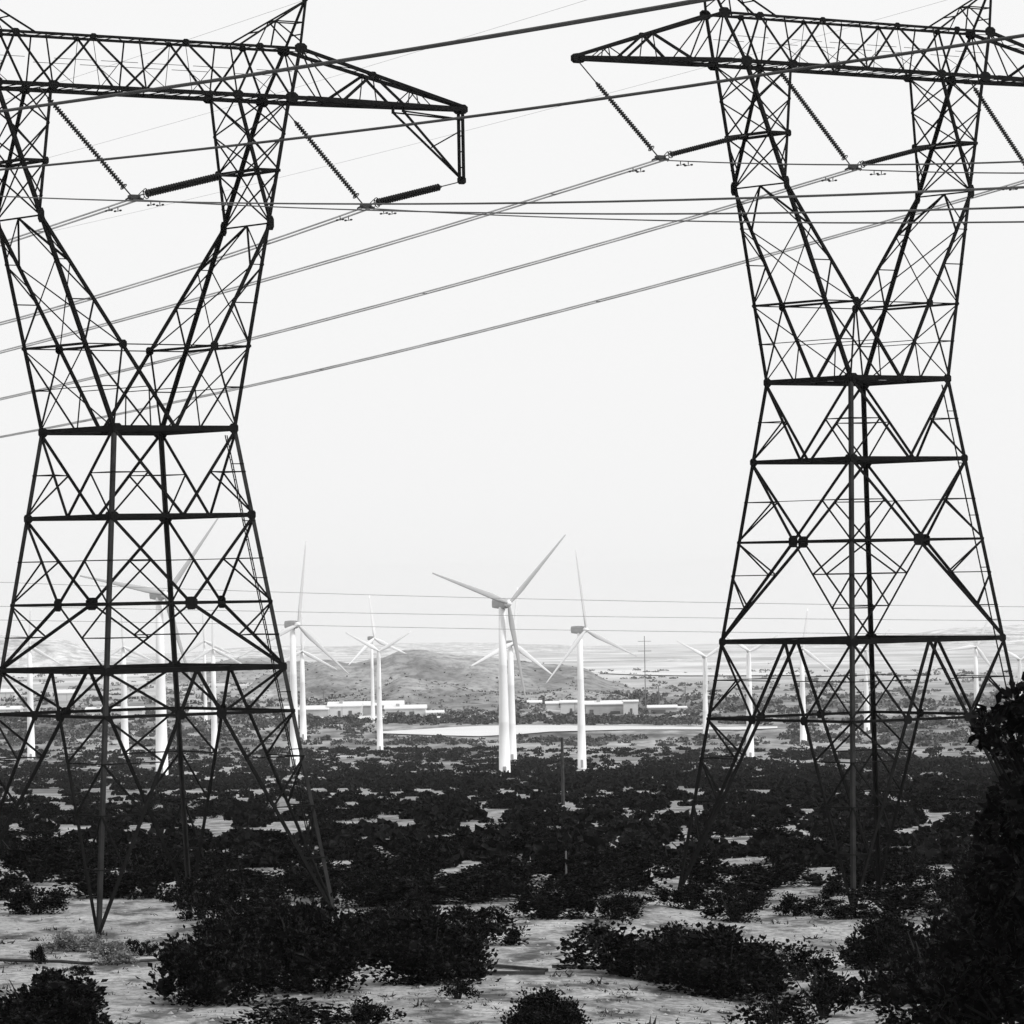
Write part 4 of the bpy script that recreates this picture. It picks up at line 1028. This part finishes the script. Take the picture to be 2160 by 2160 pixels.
# beyond: scrub no one could count
def scrub(name, d_rows, n, wr, hr, faces, m, seed, clump=.0, avoid=True):
    rnd = random.Random(seed); b = MB(); done = 0
    while done < n:
        py = rnd.uniform(*d_rows); px = rnd.uniform(-500, 2660)
        if avoid and any(cleared(px, py - q) for q in (0, 8)) or bare(px, py): continue
        if clump and noise.noise(Vector((px * .006, py * .05, seed))) < clump * (rnd.random() - .35) * 2: 
            if rnd.random() < .75: continue
        g = ground_at(px, py); w = rnd.uniform(*wr); h = w * rnd.uniform(*hr); done += 1
        if 1530 < py < 1557 and 800 < px < 1660: continue
        z0 = gz(g.x, g.y)
        for k in range(faces):
            a = rnd.uniform(0, 6.28); rr = math.sqrt(rnd.random()) * .5; zz = rnd.random() * (1 - (rr * 1.6) ** 2 * .6) * .8
            c = Vector((g.x + rr * math.cos(a) * w, g.y + rr * math.sin(a) * w, z0 + zz * h)); s = w * rnd.uniform(.07, .17)
            e = Vector((rnd.gauss(0, 1), rnd.gauss(0, 1), rnd.gauss(0, .7))).normalized(); f = e.cross(Vector((rnd.gauss(0, 1), rnd.gauss(0, 1), rnd.gauss(0, 1)))).normalized()
            i0 = len(b.v); b.v += [tuple(c - e * s), tuple(c + f * s * .7), tuple(c + e * s), tuple(c - f * s * .7)]; b.f.append((i0, i0 + 1, i0 + 2, i0 + 3))
    o = b.build(name, m); tag(o, kind='stuff'); return o
scrub('desert_scrub', (1640, 1835), 1900, (1.2, 3.2), (.30, .5), 80, M['leaf_mid'], 21)
scrub('desert_scrub', (1580, 1665), 4200, (2.0, 5.0), (.28, .5), 46, M['leaf_mid'], 22, .25)
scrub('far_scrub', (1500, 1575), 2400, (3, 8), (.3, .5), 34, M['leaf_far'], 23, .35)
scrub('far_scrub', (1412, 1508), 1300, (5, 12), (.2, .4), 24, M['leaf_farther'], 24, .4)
# the dark tree line in front of the buildings
def tree_row(x0, x1, y0, y1, n, seed, hr=(2.0, 5.0)):
    rnd = random.Random(seed); b = MB()
    for i in range(n):
        px = rnd.uniform(x0, x1); g = ground_at(px, rnd.uniform(y0, y1)); w = rnd.uniform(4, 10); h = rnd.uniform(*hr)
        for k in range(40):
            a = rnd.uniform(0, 6.28); rr = math.sqrt(rnd.random()) * .5
            c = Vector((g.x + rr * math.cos(a) * w, g.y + rr * math.sin(a) * w, g.z + rnd.random() * h * (1 - rr))); s = rnd.uniform(.5, 1.1)
            e = Vector((rnd.gauss(0, 1), rnd.gauss(0, 1), rnd.gauss(0, .8))).normalized(); f = e.cross(Vector((rnd.gauss(0, 1), rnd.gauss(0, 1), rnd.gauss(0, 1)))).normalized()
            i0 = len(b.v); b.v += [tuple(c - e * s), tuple(c + f * s), tuple(c + e * s), tuple(c - f * s)]; b.f.append((i0, i0 + 1, i0 + 2, i0 + 3))
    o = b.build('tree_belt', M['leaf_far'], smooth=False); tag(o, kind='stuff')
tree_row(640, 1480, 1516, 1528, 150, 31, (1.5, 4.0))
tree_row(-40, 660, 1512, 1530, 60, 32, (1.5, 4.0))
tree_row(620, 900, 1462, 1490, 40, 33, (4, 9))
tree_row(1080, 1480, 1470, 1494, 50, 34, (3, 8))
tree_row(1480, 2200, 1472, 1500, 50, 35, (2, 6))
tree_row(-60, 600, 1466, 1500, 60, 36, (2, 6))

# ------------------------------------------------------------------ pipe, planks, the tree
b = MB(); pts = []
for px, py in ((-120, 2033), (0, 2030), (60, 2032), (130, 2032), (180, 2036), (230, 2036), (300, 2031), (345, 2028), (420, 2024)):
    g = ground_at(px, py); pts.append((g.x, g.y, gz(g.x, g.y) + .06))
b.tube(pts, .06, 8); tag(b.build('pipe', M['wood']), 'dark thin pipe lying across the pale sand at the lower left', 'pipe')
def plank(p, q, w, label):
    g, e = ground_at(*p), ground_at(*q); b = MB()
    b.bar((g.x, g.y, gz(g.x, g.y) + .10), (e.x, e.y, gz(e.x, e.y) + .08), w, .12, n=(0, 0, 1)); tag(b.build('plank', M['wood']), label, 'plank', 'dark planks lying on the sand')
plank((1015, 2040), (1153, 2050), .18, 'dark plank right of the middle black shrub, upper one of two that meet')
plank((1010, 2058), (1150, 2055), .18, 'dark plank right of the middle black shrub, lower one of two that meet')
plank((1165, 2043), (1280, 2046), .13, 'thin dark plank lying by the sparse leafy shrub')

def big_tree():
    Y = 92.0; base = at(2185, 2160, Y); gx = base.x; g = Vector((gx, Y, gz(gx, Y)))
    root = empty('tree', g); tag(root, 'black silhouetted leafy tree on the right edge in front of the right tower', 'tree')
    def loc(px, py, dy=0): return at(px, py, Y + dy) - g
    rnd = random.Random(5)
    lobes = [(2150, 1500, 45), (2105, 1530, 42), (2145, 1560, 40), (2185, 1480, 55), (2085, 1522, 26), (2070, 1550, 18), (2150, 1620, 40), (2125, 1665, 22), (2185, 1680, 55), (2140, 1720, 38), (2098, 1702, 14),
             (2180, 1770, 60), (2125, 1770, 34), (2075, 1745, 20), (2160, 1840, 60), (2090, 1830, 42), (2190, 1920, 80), (2120, 1900, 50), (2065, 1890, 34), (2130, 1980, 60), (2050, 1965, 42), (2080, 2040, 60), (2010, 2030, 34),
             (2170, 2060, 80), (2220, 1600, 60), (2240, 1800, 90), (2250, 2000, 100), (2040, 2100, 60), (2130, 2150, 80), (1990, 2110, 36), (1965, 2140, 30), (2060, 2180, 60), (2230, 2180, 90), (2260, 1450, 60), (2300, 1600, 90), (2320, 1850, 110), (2340, 2100, 110)]
    b = MB(); br = MB(); core = MB()
    trunk_top = loc(2230, 1560)
    br.tube([Vector((0, 0, -.2)), Vector((.1, 0, 1.5)), loc(2225, 1960), loc(2225, 1750), trunk_top], .17, 8, .05)
    for (px, py, r) in lobes:
        c = loc(px, py, rnd.uniform(-.7, .7)); rr = r * Y / F
        st = loc(min(2225, px + 60), min(2150, py + 130)); st = lerp(st, Vector((.1, 0, max(st.z, .8))), .25)
        br.tube([st, lerp(st, c, .5) + Vector((0, 0, .08)), c], .035, 5, .012)
        for i in range(int(70 * (rr / .4) ** 1.6) + 26):
            d = Vector((rnd.gauss(0, 1), rnd.gauss(0, 1), rnd.gauss(0, 1))).normalized()
            p = c + d * rr * rnd.random() ** .45 * 1.08
            dv = (d * .6 + Vector((rnd.gauss(0, .6), rnd.gauss(0, .6), rnd.gauss(0, .6)))).normalized(); s = rnd.uniform(.16, .34)
            sd_ = dv.cross(Vector((rnd.gauss(0, 1), rnd.gauss(0, 1), rnd.gauss(0, 1)))).normalized(); w = s * rnd.uniform(.2, .36); i0 = len(b.v)
            b.v += [tuple(p), tuple(p + dv * s * .5 + sd_ * w), tuple(p + dv * s), tuple(p + dv * s * .5 - sd_ * w)]; b.f.append((i0, i0 + 1, i0 + 2, i0 + 3))
    br.build('trunk', M['stem_dark'], root); b.build('crown', M['leaf_tree'], root)
big_tree()

# ------------------------------------------------------------------ litter on the sand, scrub dots on the hill
def litter():
    rnd = random.Random(77); b = MB()
    for i in range(5200):
        py = 1800 + 400 * rnd.random() ** .9; px = rnd.uniform(-150, 2310)
        if noise.noise(Vector((px * .012, py * .03, 2))) + rnd.gauss(0, .25) < .0: continue
        g = ground_at(px, py); s = rnd.uniform(.04, .11) * (1.8 if rnd.random() < .12 else 1); z = gz(g.x, g.y)
        for k in range(4 if s < .14 else 9):
            p = Vector((g.x + rnd.gauss(0, s), g.y + rnd.gauss(0, s), z - .02)); d = Vector((rnd.gauss(0, .7), rnd.gauss(0, .7), rnd.uniform(.2, 1.1))).normalized() * s * rnd.uniform(.8, 2)
            e = d.cross(Vector((rnd.gauss(0, 1), rnd.gauss(0, 1), rnd.gauss(0, 1)))).normalized() * s * .3; i0 = len(b.v)
            b.v += [tuple(p - e), tuple(p + e), tuple(p + d)]; b.f.append((i0, i0 + 1, i0 + 2))
    tag(b.build('ground_litter', M['stem']), kind='stuff')
    b = MB()
    for i in range(1500):
        py = 1830 + 360 * rnd.random(); px = rnd.uniform(-150, 2310); g = ground_at(px, py); s = rnd.uniform(.04, .13); z = gz(g.x, g.y); i0 = len(b.v)
        for a in range(5):
            b.v.append((g.x + s * math.cos(a * 1.257) * rnd.uniform(.7, 1.3), g.y + s * math.sin(a * 1.257) * rnd.uniform(.7, 1.3), z - .01))
        b.v.append((g.x + rnd.gauss(0, .2) * s, g.y, z + s * rnd.uniform(.5, .9)))
        for a in range(5): b.f.append((i0 + a, i0 + (a + 1) % 5, i0 + 5))
    tag(b.build('gravel', M['rock']), kind='stuff')
litter()
def hill_scrub():
    rnd = random.Random(78); b = MB()
    for i in range(3600):
        v = Vector(rnd.choice(HILL_PTS)); v.x += rnd.gauss(0, 2); 
        hz_ = v.z - prof(v.y)
        if hz_ < .5 or hz_ > rnd.uniform(2, 26): continue
        s0 = rnd.uniform(.5, 1.25)
        for k in range(5):
            c = v + Vector((rnd.gauss(0, .6), rnd.gauss(0, .6), rnd.uniform(-.1, .6))) * s0; s = s0 * rnd.uniform(.3, .7)
            e = Vector((rnd.gauss(0, 1), rnd.gauss(0, .6), rnd.gauss(0, .7))).normalized(); f = e.cross(Vector((rnd.gauss(0, .4), 1, rnd.gauss(0, .4)))).normalized()
            i0 = len(b.v); b.v += [tuple(c - e * s), tuple(c + f * s * .7), tuple(c + e * s), tuple(c - f * s * .7)]; b.f.append((i0, i0 + 1, i0 + 2, i0 + 3))
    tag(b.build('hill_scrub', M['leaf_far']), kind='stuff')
hill_scrub()
